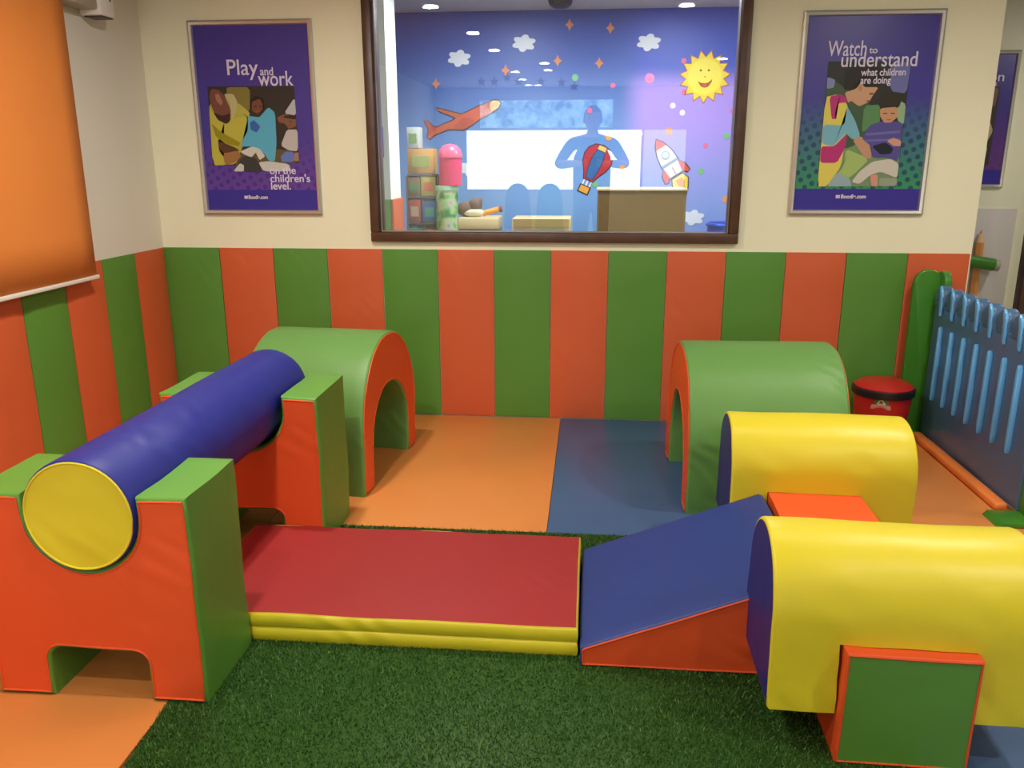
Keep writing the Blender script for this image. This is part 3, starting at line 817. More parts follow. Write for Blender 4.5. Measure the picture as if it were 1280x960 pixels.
# ---------------------------------------------------------------- framed posters
def print_material(name, top, bottom, dot, z0, z1, dots_below, fx=0.045):
    """flat printed background: a colour blend with a row pattern of small paw-like dots in its lower part"""
    m, nt, b = base_mat(name, top, 0.35, 0.45)
    tc = nt.nodes.new('ShaderNodeTexCoord'); sp = nt.nodes.new('ShaderNodeSeparateXYZ')
    nt.links.new(tc.outputs['Object'], sp.inputs[0])
    r = nt.nodes.new('ShaderNodeMapRange'); r.inputs[1].default_value = z0*S; r.inputs[2].default_value = z1*S
    nt.links.new(sp.outputs['Z'], r.inputs[0])
    x = nt.nodes.new('ShaderNodeMix'); x.data_type = 'RGBA'; nt.links.new(r.outputs[0], x.inputs[0])
    x.inputs[6].default_value = lin(bottom); x.inputs[7].default_value = lin(top)
    mp = nt.nodes.new('ShaderNodeMapping'); mp.inputs['Rotation'].default_value = (0, 0.5, 0)
    mp.inputs['Scale'].default_value = (1/(fx*S),)*3
    nt.links.new(tc.outputs['Object'], mp.inputs['Vector'])
    v = nt.nodes.new('ShaderNodeTexVoronoi'); v.inputs['Randomness'].default_value = 0.12; v.inputs['Scale'].default_value = 1.0
    v.voronoi_dimensions = '2D'
    s2 = nt.nodes.new('ShaderNodeSeparateXYZ'); cb = nt.nodes.new('ShaderNodeCombineXYZ')
    nt.links.new(mp.outputs[0], s2.inputs[0]); nt.links.new(s2.outputs['X'], cb.inputs['X']); nt.links.new(s2.outputs['Z'], cb.inputs['Y'])
    nt.links.new(cb.outputs[0], v.inputs['Vector'])
    lt = nt.nodes.new('ShaderNodeMapRange'); lt.inputs[1].default_value = 0.26; lt.inputs[2].default_value = 0.34
    lt.inputs[3].default_value = 1; lt.inputs[4].default_value = 0
    nt.links.new(v.outputs['Distance'], lt.inputs[0])
    lo = nt.nodes.new('ShaderNodeMapRange'); lo.inputs[1].default_value = (dots_below-0.25)*S; lo.inputs[2].default_value = dots_below*S
    lo.inputs[3].default_value = 0.85; lo.inputs[4].default_value = 0.0
    nt.links.new(sp.outputs['Z'], lo.inputs[0])
    mu = nt.nodes.new('ShaderNodeMath'); mu.operation = 'MULTIPLY'
    nt.links.new(lt.outputs[0], mu.inputs[0]); nt.links.new(lo.outputs[0], mu.inputs[1])
    y = nt.nodes.new('ShaderNodeMix'); y.data_type = 'RGBA'; nt.links.new(mu.outputs[0], y.inputs[0])
    nt.links.new(x.outputs[2], y.inputs[6]); y.inputs[7].default_value = lin(dot)
    nt.links.new(y.outputs[2], b.inputs['Base Color'])
    return m

def poster(x, y, z, w, h, label, bg, band_rgb, art, texts, logo=True):
    """x,z = lower left corner of the frame; wall behind at y"""
    t = empty('framed_poster', (x, y, z), 0, label, 'poster', 'framed blue posters')
    f = 0.028
    prof = [(0, 0), (0, -0.018), (f*0.35, -0.024), (f*0.8, -0.020), (f, -0.008), (f, 0)]
    bm = bmesh.new(); loops = []
    for cx, cz, sx, sz in ((0, 0, 1, 1), (w, 0, -1, 1), (w, h, -1, -1), (0, h, 1, -1)):
        loops.append([bm.verts.new((cx+sx*d, yy, cz+sz*d)) for d, yy in prof])
    for k in range(4):
        A = loops[k]; B = loops[(k+1) % 4]
        for i in range(len(prof)): bm.faces.new((A[i], A[(i+1) % len(prof)], B[(i+1) % len(prof)], B[i]))
    obj('frame', bm, M_ALU, t, True, 30)
    bm = bmesh.new(); add_box(bm, (f*0.9, -0.006, f*0.9), (w-f*0.9, -0.001, h-f*0.9)); obj('poster_sheet', bm, bg, t, False)
    iw, ih = w-2*f, h-2*f
    P = lambda u, v, l: (f+u*iw, -0.0062-l, f+v*ih)
    mats = []; bm = bmesh.new()
    flat_layers(bm, [(band_rgb, [(0, 0), (1, 0), (1, 0.113), (0, 0.113)])], P, mats)
    o = obj('bottom_band', bm, mats, t, False)
    mats = []; bm = bmesh.new(); flat_layers(bm, [art[0]] + [(c, soften(p)) for c, p in art[1:]], P, mats, 0.00012)
    obj('photograph', bm, mats, t, False)
    for body, u, v, size, width, rgb in texts:
        text_mesh('lettering', body, size, (f+u*iw, -0.0105, f+v*ih), ink(rgb), t, width*iw, shear=0.0, bold=0.0008)
    if logo:
        bm = bmesh.new(); mats = []
        u0, v0 = 0.335, 0.062
        flat_layers(bm, [((205, 200, 225), [(u0, v0), (u0+0.035, v0), (u0+0.035, v0+0.018), (u0, v0+0.018)])], P, mats, 0.0008)
        obj('logo_square', bm, mats, t, False)
    return t
TXT = (222, 214, 236)
BG_L = print_material('poster_print_violet', (70, 58, 150), (104, 64, 158), (66, 44, 136), 0.10, 0.45, 0.50)
BG_R = print_material('poster_print_green', (66, 58, 152), (56, 148, 92), (34, 62, 104), 0.12, 0.62, 0.66)
BAND = (60, 50, 150)
poster(0.262, 0.0215, 1.200, 0.714, 1.062, "silver-framed blue poster reading 'Play and work', left of the window", BG_L, BAND, ART_LEFT,
       [('Play', 0.265, 0.742, 0.118, 0.275, TXT), ('and', 0.565, 0.738, 0.062, 0.115, TXT), ('work', 0.545, 0.683, 0.112, 0.31, TXT),
        ('on the', 0.585, 0.203, 0.060, 0.235, TXT), ("children's", 0.585, 0.158, 0.060, 0.36, TXT), ('level.', 0.585, 0.116, 0.060, 0.18, TXT),
        ('Boodle.com', 0.375, 0.062, 0.030, 0.175, TXT)])
poster(3.622, 0.0215, 1.212, 0.716, 1.046, "silver-framed poster reading 'Watch to understand', right of the window", BG_R, BAND, ART_RIGHT,
       [('Watch', 0.165, 0.803, 0.108, 0.30, TXT), ('to', 0.485, 0.815, 0.045, 0.065, TXT), ('understand', 0.27, 0.748, 0.105, 0.585, TXT),
        ('what children', 0.440, 0.702, 0.050, 0.345, TXT), ('are doing', 0.440, 0.662, 0.050, 0.235, TXT),
        ('Boodle.com', 0.375, 0.062, 0.030, 0.20, TXT)])
ART_THIRD = [((66, 56, 54), [(0.2, 0.15), (0.84, 0.15), (0.86, 0.76), (0.2, 0.76)]), ((120, 92, 84), [(0.6, 0.60), (0.82, 0.60), (0.84, 0.75), (0.66, 0.75)]), ((150, 60, 56), [(0.56, 0.50), (0.72, 0.48), (0.78, 0.62), (0.68, 0.72), (0.56, 0.66)]),
             ((186, 170, 140), [(0.58, 0.3), (0.76, 0.3), (0.84, 0.42), (0.78, 0.5), (0.6, 0.48)]), ((70, 50, 44), [(0.60, 0.40), (0.68, 0.42), (0.66, 0.48), (0.60, 0.46)]), ((176, 176, 168), [(0.5, 0.15), (0.78, 0.15), (0.80, 0.30), (0.66, 0.34)])]
BG_3 = print_material('poster_print_plum', (62, 52, 138), (110, 60, 130), (70, 50, 120), 0.12, 0.6, 0.3)
poster(4.965, 1.8995, 1.300, 0.62, 0.965, 'blue framed poster partly hidden behind the right end of the wall', BG_3, BAND, ART_THIRD,
       [('action', 0.42, 0.80, 0.09, 0.46, TXT), ('and ideas', 0.50, 0.765, 0.05, 0.30, TXT)], False)

# ---------------------------------------------------------------- picket fence, posts and curb
fe = empty('picket_fence', (4.42, -0.13, 0), 0, 'blue moulded plastic picket fence panel on the right side of the play corner', 'fence')
L = 1.13; pitch = 0.143
bm = bmesh.new(); add_box(bm, (-0.008, -L, 0.02), (0.036, 0.0, 0.755), 0.008, 3)
o = obj('panel', bm, M_FENCE, fe)
for k in range(9):
    yc = -0.058-pitch*k
    if yc-0.05 < -L: break
    w = 0.055
    pts = [(yc-w, 0.735), (yc+w, 0.735), (yc+w, 0.800)] + arc(yc, 0.800, w, 0, 180, 12)[1:]
    bm = bmesh.new(); add_prism(bm, pts, -0.016, 0.044, 'x', 0, 0.014, 3)
    o = obj('picket_top', bm, M_FENCE, fe)
    e = [(yc-w+0.004, 0.700), (yc-w+0.024, 0.712), (yc-w+0.024, 0.800)] + [(yc+(w-0.024)*math.cos(math.radians(a)), 0.800+(w-0.024)*math.sin(math.radians(a))) for a in (165, 140, 115)]
    e = e[:2] + [(yc-w+0.024, 0.800), (yc-w+0.032, 0.828), (yc-0.012, 0.846), (yc-0.018, 0.856), (yc-w+0.016, 0.838), (yc-w+0.004, 0.806)]
    bm = bmesh.new(); add_prism(bm, e, -0.024, -0.010, 'x', 0, 0.004, 2)
    o = obj('picket_highlight', bm, M_FENCE_HIGHLIGHT, fe); o['label'] = 'light blue painted highlight on a picket top'  # highlight down the near side of the picket top, built as a pale strip
    if k:
        yr = yc+pitch*0.45
        bm = bmesh.new(); pts = [(yr-0.011, 0.280), (yr, 0.240), (yr+0.011, 0.280), (yr+0.011, 0.625), (yr, 0.645), (yr-0.011, 0.625)]
        add_prism(bm, pts, -0.030, -0.004, 'x', 0, 0.006, 2)
        o = obj('rib', bm, M_FENCE_HIGHLIGHT, fe); o['label'] = 'raised rib in the light blue of a painted highlight'  # highlight along the groove, put into the rib's paler colour
def post(x, y, label, h=0.93, cross=True):
    t = empty('fence_post', (x, y, 0), 0, label, 'fence post', 'green fence posts')
    R = 0.075
    bm = bmesh.new(); pts = [(-0.135 if cross else 0.0, 0), (0.015 if cross else 0.15, 0), (0.015 if cross else 0.15, h-R)] + arc(-0.06 if cross else 0.075, h-R, R, 0, 180, 14)[1:]
    add_prism(bm, pts, 0.0, 0.035, 'y', 0, 0.008, 3); obj('cross_board', bm, M_POST, t)
    bm = bmesh.new(); pts = [(-0.035, 0), (-0.035, h-0.045)] + arc(0.02, h-0.045, 0.045, 180, 0, 10)[0:] + [(0.075, 0)]
    pts = [(-0.07, 0.0), (0.06, 0.0), (0.06, h-0.07)] + arc(-0.005, h-0.07, 0.065, 0, 180, 12)[1:]
    add_prism(bm, pts, -0.004, 0.034, 'x', 0, 0.008, 3); obj('long_board', bm, M_POST, t)
    bm = bmesh.new(); add_prism(bm, [(-0.15, 0.001), (0.06, 0.001), (0.045, 0.022), (-0.13, 0.022)], -0.09, 0.06, 'y', 0, 0.005, 2)
    obj('foot', bm, M_POST, t)
    return t
post(4.435, -0.105, 'green round-topped fence post at the wall end of the blue fence')
post(4.425, -1.31, 'green fence post at the near end of the blue fence, at the right edge', cross=False)
cb = bmesh.new(); add_box(cb, (4.345, -1.215, 0.001), (4.402, -0.19, 0.036), 0.013, 4)
tag(obj('floor_curb', cb, M_CURB), 'orange padded edging strip on the floor along the foot of the blue fence', 'edging strip')

# ---------------------------------------------------------------- bin
bn = empty('waste_bin', (4.158, -0.225, 0), 0, 'red plastic bin with a black rim and domed red lid by the fence', 'bin')
bm = bmesh.new(); add_lathe(bm, [(0, 0.001), (0.125, 0.001), (0.13, 0.008), (0.150, 0.272), (0.142, 0.272), (0.122, 0.02), (0, 0.015)], 0, 0, 40)
obj('body', bm, M_BINRED, bn)
bm = bmesh.new(); add_lathe(bm, [(0.146, 0.260), (0.160, 0.264), (0.163, 0.274), (0.162, 0.300), (0.155, 0.306), (0.146, 0.304)], 0, 0, 40)
o = obj('rim', bm, M_BLACK, bn); o['label'] = 'black rim'
bm = bmesh.new(); add_lathe(bm, [(0.152, 0.302), (0.154, 0.310), (0.135, 0.326), (0.095, 0.341), (0.05, 0.350), (0, 0.353)], 0, 0, 40)
obj('lid', bm, M_BINRED, bn)
bm = bmesh.new(); mats = []
phi0 = math.atan2(-0.94, -0.34)
def onbin(u, v, l):
    z = 0.228+v; r = 0.13+0.0205*(z-0.008)/0.254 + 0.0012 + l
    a = phi0 + u/0.148
    return (r*math.cos(a), r*math.sin(a), z)
lay = [((70, 124, 62), [(0.037*math.cos(math.radians(a)), 0.008+0.037*math.sin(math.radians(a))) for a in range(0, 181, 15)]),
       ((205, 200, 170), [(-0.024, 0.010), (-0.016, 0.010), (0.0, 0.034), (-0.002, 0.041)]),
       ((205, 200, 170), [(0.024, 0.010), (0.002, 0.041), (-0.003, 0.034), (0.014, 0.010)]),
       ((205, 200, 170), [(-0.018, 0.006), (0.018, 0.006), (0.018, 0.013), (-0.018, 0.013)]),
       ((216, 150, 140), [(-0.052, -0.022), (0.050, -0.022), (0.046, 0.004), (0, 0.008), (-0.048, 0.004)])]
flat_layers(bm, lay, onbin, mats, 0.0005)
o = obj('emblem', bm, mats, bn, False); o['label'] = 'round green emblem over a pink banner'

# ---------------------------------------------------------------- flat cut-out decals on the painted wall behind the glass
def decal(name, x, z, layers, label, cat, group=None, k=0.00667, y=2.0995, th=0.003, rot=0.0):
    """layers in small drawing units (u right, v up), each a thin card on the last"""
    bm = bmesh.new(); mats = []
    c, s = math.cos(rot), math.sin(rot)
    for i, (rgb, poly) in enumerate(layers):
        m = ink(rgb)
        if m not in mats: mats.append(m)
        add_prism(bm, [((u*c-v*s)*k, (u*s+v*c)*k) for u, v in poly], -th-0.0008*i, -0.0005*i, 'y', mats.index(m))
    o = obj(name, bm, mats, None, False)
    o.location = (x, y, z)
    return tag(o, label, cat, group)
def circ(r, n=16, cx=0, cy=0, ry=None): return [(cx+r*math.cos(2*PI*i/n), cy+(ry or r)*math.sin(2*PI*i/n)) for i in range(n)]
CLOUD = []
for i in range(40):
    a = 2*PI*i/40; rr = 0.78+0.42*abs(math.sin(3*a+0.5))
    CLOUD.append((12.5*rr*math.cos(a)*0.95, 8.0*rr*math.sin(a)))
for (x, z), l in (((1.986, 2.384), 'white cloud cut-out on the blue wall, upper middle-left behind the glass'),
                  ((1.476, 2.28), 'white cloud cut-out on the blue wall, upper left above the aeroplane'),
                  ((2.946, 2.377), 'white cloud cut-out on the blue wall, upper right near the sun'),
                  ((1.552, 1.44), 'white cloud cut-out beside the pink drum, lower left of the glass'),
                  ((3.348, 1.059), 'white cloud cut-out beside the brown cabinet, lower right of the glass')):
    decal('cloud_decal', x, z, [((236, 238, 240), CLOUD)], l, 'cloud cut-out', 'cloud cut-outs on the mural wall')
SPARK = []
for i in range(8):
    a = PI/2+i*PI/4; r = 6.0 if i % 2 == 0 else 3.0
    SPARK.append((r*math.cos(a)*0.85, r*math.sin(a)*1.1))
for x, z, l in ((2.337, 2.512, 'orange four-pointed star cut-out, left one of the pair nearest the ceiling'),
                (2.65, 2.484, 'orange four-pointed star cut-out, right one of the pair nearest the ceiling'),
                (2.249, 2.253, 'orange four-pointed star cut-out, left one of the second pair from the ceiling'),
                (2.571, 2.232, 'orange four-pointed star cut-out, right one of the second pair from the ceiling'),
                (1.842, 2.187, 'orange four-pointed star cut-out just above the left end of the dark star row'),
                (1.287, 2.092, 'orange four-pointed star cut-out above the tail of the aeroplane')):
    decal('star_decal', x, z, [((226, 140, 84), SPARK)], l, 'star cut-out', 'orange star cut-outs')
STAR5 = []
for i in range(10):
    a = PI/2+i*PI/5; r = 6.0 if i % 2 == 0 else 2.6
    STAR5.append((r*math.cos(a), r*math.sin(a)))
for (x, z), w in zip(((1.651, 2.106), (1.753, 2.105), (1.854, 2.134), (1.943, 2.103), (2.119, 2.102), (2.282, 2.094), (2.382, 2.064)),
                     ('first', 'second', 'third', 'fourth', 'fifth', 'sixth', 'seventh')):
    decal('star_decal', x, z, [((40, 76, 150), STAR5)], 'small dark blue star, %s from the left in the row of seven' % w, 'star cut-out', 'row of dark blue stars')
DOTS = [((240, 160, 96), 'orange', 4.2, ((2.66, 1.684, 'just above the balloon'), (3.127, 1.725, 'above the nose of the rocket'), (2.775, 1.439, 'to the right of the balloon'),
                                          (3.598, 1.204, 'low by the right edge of the glass'))),
        ((238, 110, 150), 'pink', 3.0, ((3.23, 2.015, 'at the lower left of the sun'), (3.61, 1.871, 'below the sun by the right edge'), (3.417, 1.615, 'to the right of the rocket nose'),
                                         (2.505, 1.884, 'well above the balloon'), (2.681, 2.067, 'between the green dot and the larger pink dot'), (3.218, 2.242, 'at the upper left of the sun'))),
        ((246, 246, 246), 'white', 3.2, ((3.149, 1.915, 'below the sun, upper one of two close together'), (3.225, 1.862, 'below the sun, lower one of two close together'),
                                          (2.904, 1.708, 'between the balloon and the rocket'))),
        ((120, 190, 130), 'green', 3.8, ((2.387, 2.129, 'at the right end of the dark star row'), (3.573, 1.687, 'below the sun near the right edge'), (3.391, 1.42, 'to the right of the rocket'),
                                          (2.562, 1.321, 'below the balloon')))]
for rgb, nm, r, pts in DOTS:
    for x, z, w in pts:
        decal('dot_decal', x, z, [(rgb, circ(r))], 'small round %s dot cut-out %s' % (nm, w), 'dot cut-out', '%s dots on the mural wall' % nm)
decal('dot_decal', 2.962, 2.117, [((250, 140, 190), circ(5.6))], 'larger round pink dot cut-out on the mural wall, left of the sun', 'dot cut-out')
def burst(n, ro, ri, ph=0.0): return [((ro if i % 2 == 0 else ri)*math.cos(ph+PI*i/n), (ro if i % 2 == 0 else ri)*math.sin(ph+PI*i/n)) for i in range(2*n)]
decal('sun_decal', 3.382, 2.124, [((200, 110, 60), burst(15, 30, 22, 0.1)), ((250, 216, 60), burst(15, 28, 21, 0.1)), ((255, 232, 84), circ(19.5, 28)),
      ((170, 90, 40), [(-8, -4.5), (-4, -6.5), (0, -7), (4, -6.5), (8.5, -2.5), (8, -6), (4, -11), (0, -12), (-4, -10.5)]), ((226, 90, 70), [(-3, -8), (4, -8), (2, -10.5), (-1, -10.5)]),
      ((150, 110, 40), circ(1.3, 8, -5, 7)), ((150, 110, 40), circ(1.3, 8, 4, 7)), ((220, 170, 60), circ(1.0, 8, 0, 0))],
      'yellow smiling sun cut-out in the upper right of the mural wall', 'sun cut-out')
AP_BODY = [(-45, -23), (-30, -17), (-18, -12), (0, -13), (8, -9), (20, -1), (34, 6), (43, 12), (45, 17), (42, 20), (36, 20), (18, 13), (2, 6), (-14, -3), (-30, -9)]
def grow(poly, d):
    cx = sum(p[0] for p in poly)/len(poly); cy = sum(p[1] for p in poly)/len(poly); out = []
    n = len(poly)
    for i in range(n):
        a = Vector(poly[i-1]); b = Vector(poly[i]); c = Vector(poly[(i+1) % n])
        t = (c-a).normalized(); nn = Vector((t.y, -t.x))
        if sum(poly[j][0]*poly[(j+1) % n][1]-poly[(j+1) % n][0]*poly[j][1] for j in range(n)) < 0: nn = -nn
        out.append((b.x+nn.x*d, b.y+nn.y*d))
    return out
DK = (70, 50, 60)
AP_TAIL = [(-47, -2), (-43, -3), (-37, -9), (-31, -10), (-34, -18), (-41, -24), (-44, -20), (-42, -13)]
AP_WING = [(-33, 12), (-20, 9), (-4, 5), (6, 6), (2, -4), (-12, 2), (-28, 8)]
decal('aeroplane_decal', 1.50, 1.83, [(DK, grow(AP_WING, 1.2)), (DK, grow(AP_TAIL, 1.2)), (DK, grow(AP_BODY, 1.2)), ((196, 100, 70), AP_WING), ((200, 64, 56), AP_TAIL), ((214, 98, 74), AP_BODY),
      ((236, 190, 120), [(34, 7), (43, 12), (45, 17), (42, 20), (36, 20), (32, 15)]), ((190, 80, 64), [(-12, -12), (0, -13), (8, -9), (14, -3), (4, 2), (-6, -4)])],
      'orange aeroplane cut-out on the left of the mural wall', 'aeroplane cut-out')
# hot-air balloon, drawn upright then tilted
ENV = [(-6, -20), (-9, -12), (-15, -2), (-17, 7), (-15, 15), (-9, 21), (0, 23), (9, 21), (15, 15), (17, 7), (15, -2), (9, -12), (6, -20)]
MID = [(-4, -18), (-6, -6), (-6.5, 6), (-4.5, 16), (4.5, 16), (6.5, 6), (6, -6), (4, -18)]
decal('balloon_decal', 2.56, 1.475, [(DK, grow(ENV, 1.2)), (DK, [(-7, -37), (7, -37), (7, -27), (-7, -27)]), ((186, 56, 64), ENV), (DK, grow(MID, 0.9)), ((58, 108, 160), MID),
      ((232, 200, 110), [(-5, 17), (5, 17), (4.5, 22), (-4.5, 22)]), ((240, 236, 230), [(-5.5, -27), (-3.5, -27), (-3.8, -21), (-5.2, -21)]),
      ((240, 236, 230), [(-1, -27), (1, -27), (0.9, -21), (-0.9, -21)]), ((240, 236, 230), [(3.5, -27), (5.5, -27), (5.2, -21), (3.8, -21)]), ((240, 168, 60), [(-5.6, -35.8), (5.6, -35.8), (5.6, -28.2), (-5.6, -28.2)])],
      'red and blue hot-air balloon cut-out in the middle of the mural wall', 'balloon cut-out', rot=-0.42)
BODYR = [(0, 33), (5, 26), (9, 14), (10.5, 0), (9, -14), (-9, -14), (-10.5, 0), (-9, 14), (-5, 26)]
FL = [(-7, -17), (7, -17), (10, -24), (4, -34), (-1, -40), (-6, -32), (-10, -24)]
FINL = [(-9.5, 0), (-15, -8), (-16, -17), (-13, -18), (-8, -13)]; FINR = [(9.5, 0), (15, -8), (16, -17), (13, -18), (8, -13)]
decal('rocket_decal', 3.15, 1.475, [(DK, grow(BODYR, 1.3)), (DK, grow(FINL, 1.3)), (DK, grow(FINR, 1.3)), (DK, grow(FL, 1.3)), (DK, [(-8, -17.5), (8, -17.5), (8, -13), (-8, -13)]), ((246, 240, 240), BODYR), ((224, 80, 60), FINL), ((224, 80, 60), FINR),
      ((250, 220, 80), FL), ((240, 160, 60), [(-4, -20), (4, -20), (5, -26), (0, -33), (-4, -27)]), ((232, 90, 66), [(0, 33), (5, 26), (6.2, 22), (-6.2, 22), (-5, 26)]),
      ((150, 160, 165), [(-10.3, 3), (10.3, 3), (10.4, 0), (-10.4, 0)]), ((150, 160, 170), circ(5, 18, 0, 12)), ((214, 232, 236), circ(3.8, 18, 0, 12)), ((214, 150, 150), [(-0.7, -13), (0.7, -13), (0.7, -4), (-0.7, -4)])],
      'white and red rocket cut-out above the brown cabinet, right of the balloon', 'rocket cut-out', rot=0.56)

# ---------------------------------------------------------------- the room behind the glass
col = empty('wall_column', (0, 0, 0), kind='structure')
box('column_shaft', (0.92, 0.80, -0.02), (1.198, 1.10, CEIL), plain('bright_white_paint', (246, 246, 232), 0.6, 0.01), col)
o = box('padded_panel', (0.94, 0.780, 0.0), (1.200, 0.80, 1.255), W_GREEN, col, 0.006); o['label'] = 'green padded panel'
o = box('padded_panel', (1.198, 0.782, 0.0), (1.218, 1.10, 1.255), W_ORANGE, col, 0.006); o['label'] = 'orange padded panel'
tag(box('wall_notice', (1.02, 0.790, 1.525), (1.162, 0.7985, 1.72), ink((84, 80, 170)), None, 0.002), 'small violet notice on the white column behind the glass', 'notice')

sh = empty('toy_shelf', (1.225, 1.28, 0), 0, 'tall dark toy shelf behind the left end of the glass', 'shelf')
M_SHELF = plain('grey_brown_shelf', (104, 92, 88), 0.5, 0.05)
for x in (-0.03, 0.20): box('upright', (x, 0.0, -0.02), (x+0.012, 0.26, 1.40), M_SHELF, sh, 0.002)
for z in (0.3, 0.6, 0.88, 1.07, 1.255, 1.41): box('shelf_board', (-0.018, 0.0, z-0.012), (0.20, 0.26, z), M_SHELF, sh, 0.002)
box('back_board', (-0.03, 0.25, 0.0), (0.212, 0.262, 1.40), M_SHELF, sh)
def toy_box(x0, x1, z0, z1, rgb, label, cat, rgb2=None, y0=1.285, y1=1.43):
    t = empty('toy_carton', ((x0+x1)/2, y0, z0), 0, label, cat, 'toys on the shelf behind the glass')
    w = x1-x0; h = z1-z0
    box('carton', (-w/2, 0, 0.001), (w/2, y1-y0, h), ink(rgb), t, 0.003)
    box('picture_panel', (-w*0.32, -0.002, h*0.25), (w*0.32, 0.002, h*0.7), ink(rgb2 or tuple(min(255, int(c*0.6+90)) for c in rgb)), t)
toy_box(1.212, 1.30, 1.59, 1.735, (186, 190, 180), 'pale picture book standing on top of the orange carton on the toy shelf', 'book', (120, 150, 90))
toy_box(1.212, 1.405, 1.415, 1.588, (196, 144, 72), 'orange-brown carton on the top board of the toy shelf', 'carton', (150, 160, 80))
toy_box(1.21, 1.30, 1.257, 1.39, (140, 110, 80), 'brown carton on the second board of the toy shelf', 'carton', (90, 140, 80))
toy_box(1.305, 1.415, 1.257, 1.395, (176, 170, 80), 'olive yellow carton on the second board of the toy shelf', 'carton', (210, 110, 60))
toy_box(1.21, 1.30, 1.072, 1.23, (176, 70, 50), 'red-brown carton on the middle board of the toy shelf', 'carton', (200, 170, 140))
toy_box(1.31, 1.415, 1.072, 1.22, (44, 110, 176), 'blue carton on the middle board of the toy shelf', 'carton', (60, 170, 150))
toy_box(1.21, 1.31, 0.882, 1.03, (40, 140, 130), 'teal carton on the lower board of the toy shelf', 'carton', (230, 200, 60))
toy_box(1.32, 1.41, 0.882, 1.02, (212, 90, 54), 'orange-red carton on the lower board of the toy shelf', 'carton')

M_PINK = plain('pink_translucent_plastic', (222, 66, 110), 0.3, 0.05)
dr = empty('pink_drum', (1.535, 1.22, 1.335), 0, 'pink round-topped drum stacked on the green patterned drum', 'drum', 'stacked drums behind the glass')
bm = bmesh.new(); add_lathe(bm, [(0, 0), (0.08, 0), (0.082, 0.19), (0, 0.19)], 0, 0, 28); obj('body', bm, M_PINK, dr)
bm = bmesh.new(); add_lathe(bm, [(0.086, 0.19), (0.086, 0.205), (0.076, 0.245), (0.045, 0.275), (0, 0.285), ], 0, 0, 28); obj('lid', bm, plain('light_pink_plastic', (236, 96, 130), 0.3, 0.02), dr)
gd = empty('patterned_drum', (1.505, 1.22, -0.02), 0, 'tall green patterned drum under the pink drum, behind the glass', 'drum', 'stacked drums behind the glass')
mg, nt, b = base_mat('green_patterned_drum', (120, 180, 120), 0.3)
nz = add_noise(nt, 14.0, 2); rp = nt.nodes.new('ShaderNodeValToRGB')
for p, c in ((0.35, (60, 130, 70)), (0.5, (150, 200, 130)), (0.6, (206, 180, 170)), (0.7, (70, 170, 150))):
    e = rp.color_ramp.elements.new(p); e.color = lin(c)
nt.links.new(nz.outputs['Fac'], rp.inputs['Fac']); nt.links.new(rp.outputs[0], b.inputs['Base Color'])
bm = bmesh.new(); add_lathe(bm, [(0, 0), (0.078, 0), (0.08, 1.34), (0, 1.34)], 0, 0, 28); obj('body', bm, mg, gd)
bm = bmesh.new(); add_lathe(bm, [(0.08, 1.318), (0.084, 1.322), (0.084, 1.353), (0, 1.353)], 0, 0, 28); obj('lid', bm, plain('pale_green_plastic', (170, 210, 170), 0.3, 0.02), gd)

M_TAN = plain('tan_cabinet_board', (132, 104, 62), 0.5, 0.12, 6.0)
M_TAN2 = plain('pale_tan_edge', (214, 190, 140), 0.5, 0.05, 6.0)
M_DKTAN = plain('olive_brown_board', (118, 96, 62), 0.5, 0.1, 6.0)
cbn = empty('brown_cabinet', (2.578, 1.2, -0.02), 0, 'broad brown cabinet back standing behind the right half of the glass', 'cabinet')
box('body', (0, 0.006, 0), (0.615, 0.40, 1.318), M_TAN, cbn, 0.004)
box('back_panel', (0.012, 0.0, 0.05), (0.603, 0.007, 1.31), plain('brown_cabinet_back', (120, 90, 40), 0.45, 0.15, 3.0), cbn)
box('top', (-0.006, -0.006, 1.318), (0.621, 0.406, 1.334), M_TAN2, cbn, 0.003)
c2 = empty('low_cabinet', (1.974, 1.2, -0.02), 0, 'low tan shelf unit behind the middle of the glass, left of the brown cabinet', 'cabinet')
box('body', (0, 0.006, 0), (0.416, 0.36, 1.125), M_TAN2, c2, 0.004)
box('upper_panel', (0.01, 0.0, 1.065), (0.406, 0.007, 1.122), plain('ochre_panel', (176, 146, 80), 0.5, 0.05), c2)
box('lower_panel', (0.01, 0.0, 0.60), (0.30, 0.007, 1.035), M_DKTAN, c2)
c3 = empty('toy_rack', (1.59, 1.2, -0.02), 0, 'low rack with a row of round holes behind the lower left of the glass', 'rack')
box('body', (0, 0.006, 0), (0.281, 0.30, 1.05), M_DKTAN, c3, 0.004)
box('top', (-0.004, 0.0, 1.05), (0.285, 0.304, 1.128), M_TAN2, c3, 0.004)
bm = bmesh.new()
for k in range(4): add_prism(bm, circ(0.016, 14, 0.085+0.055*k, 1.025), 0.0, 0.008, 'y')
obj('round_holes', bm, M_BLACK, c3)
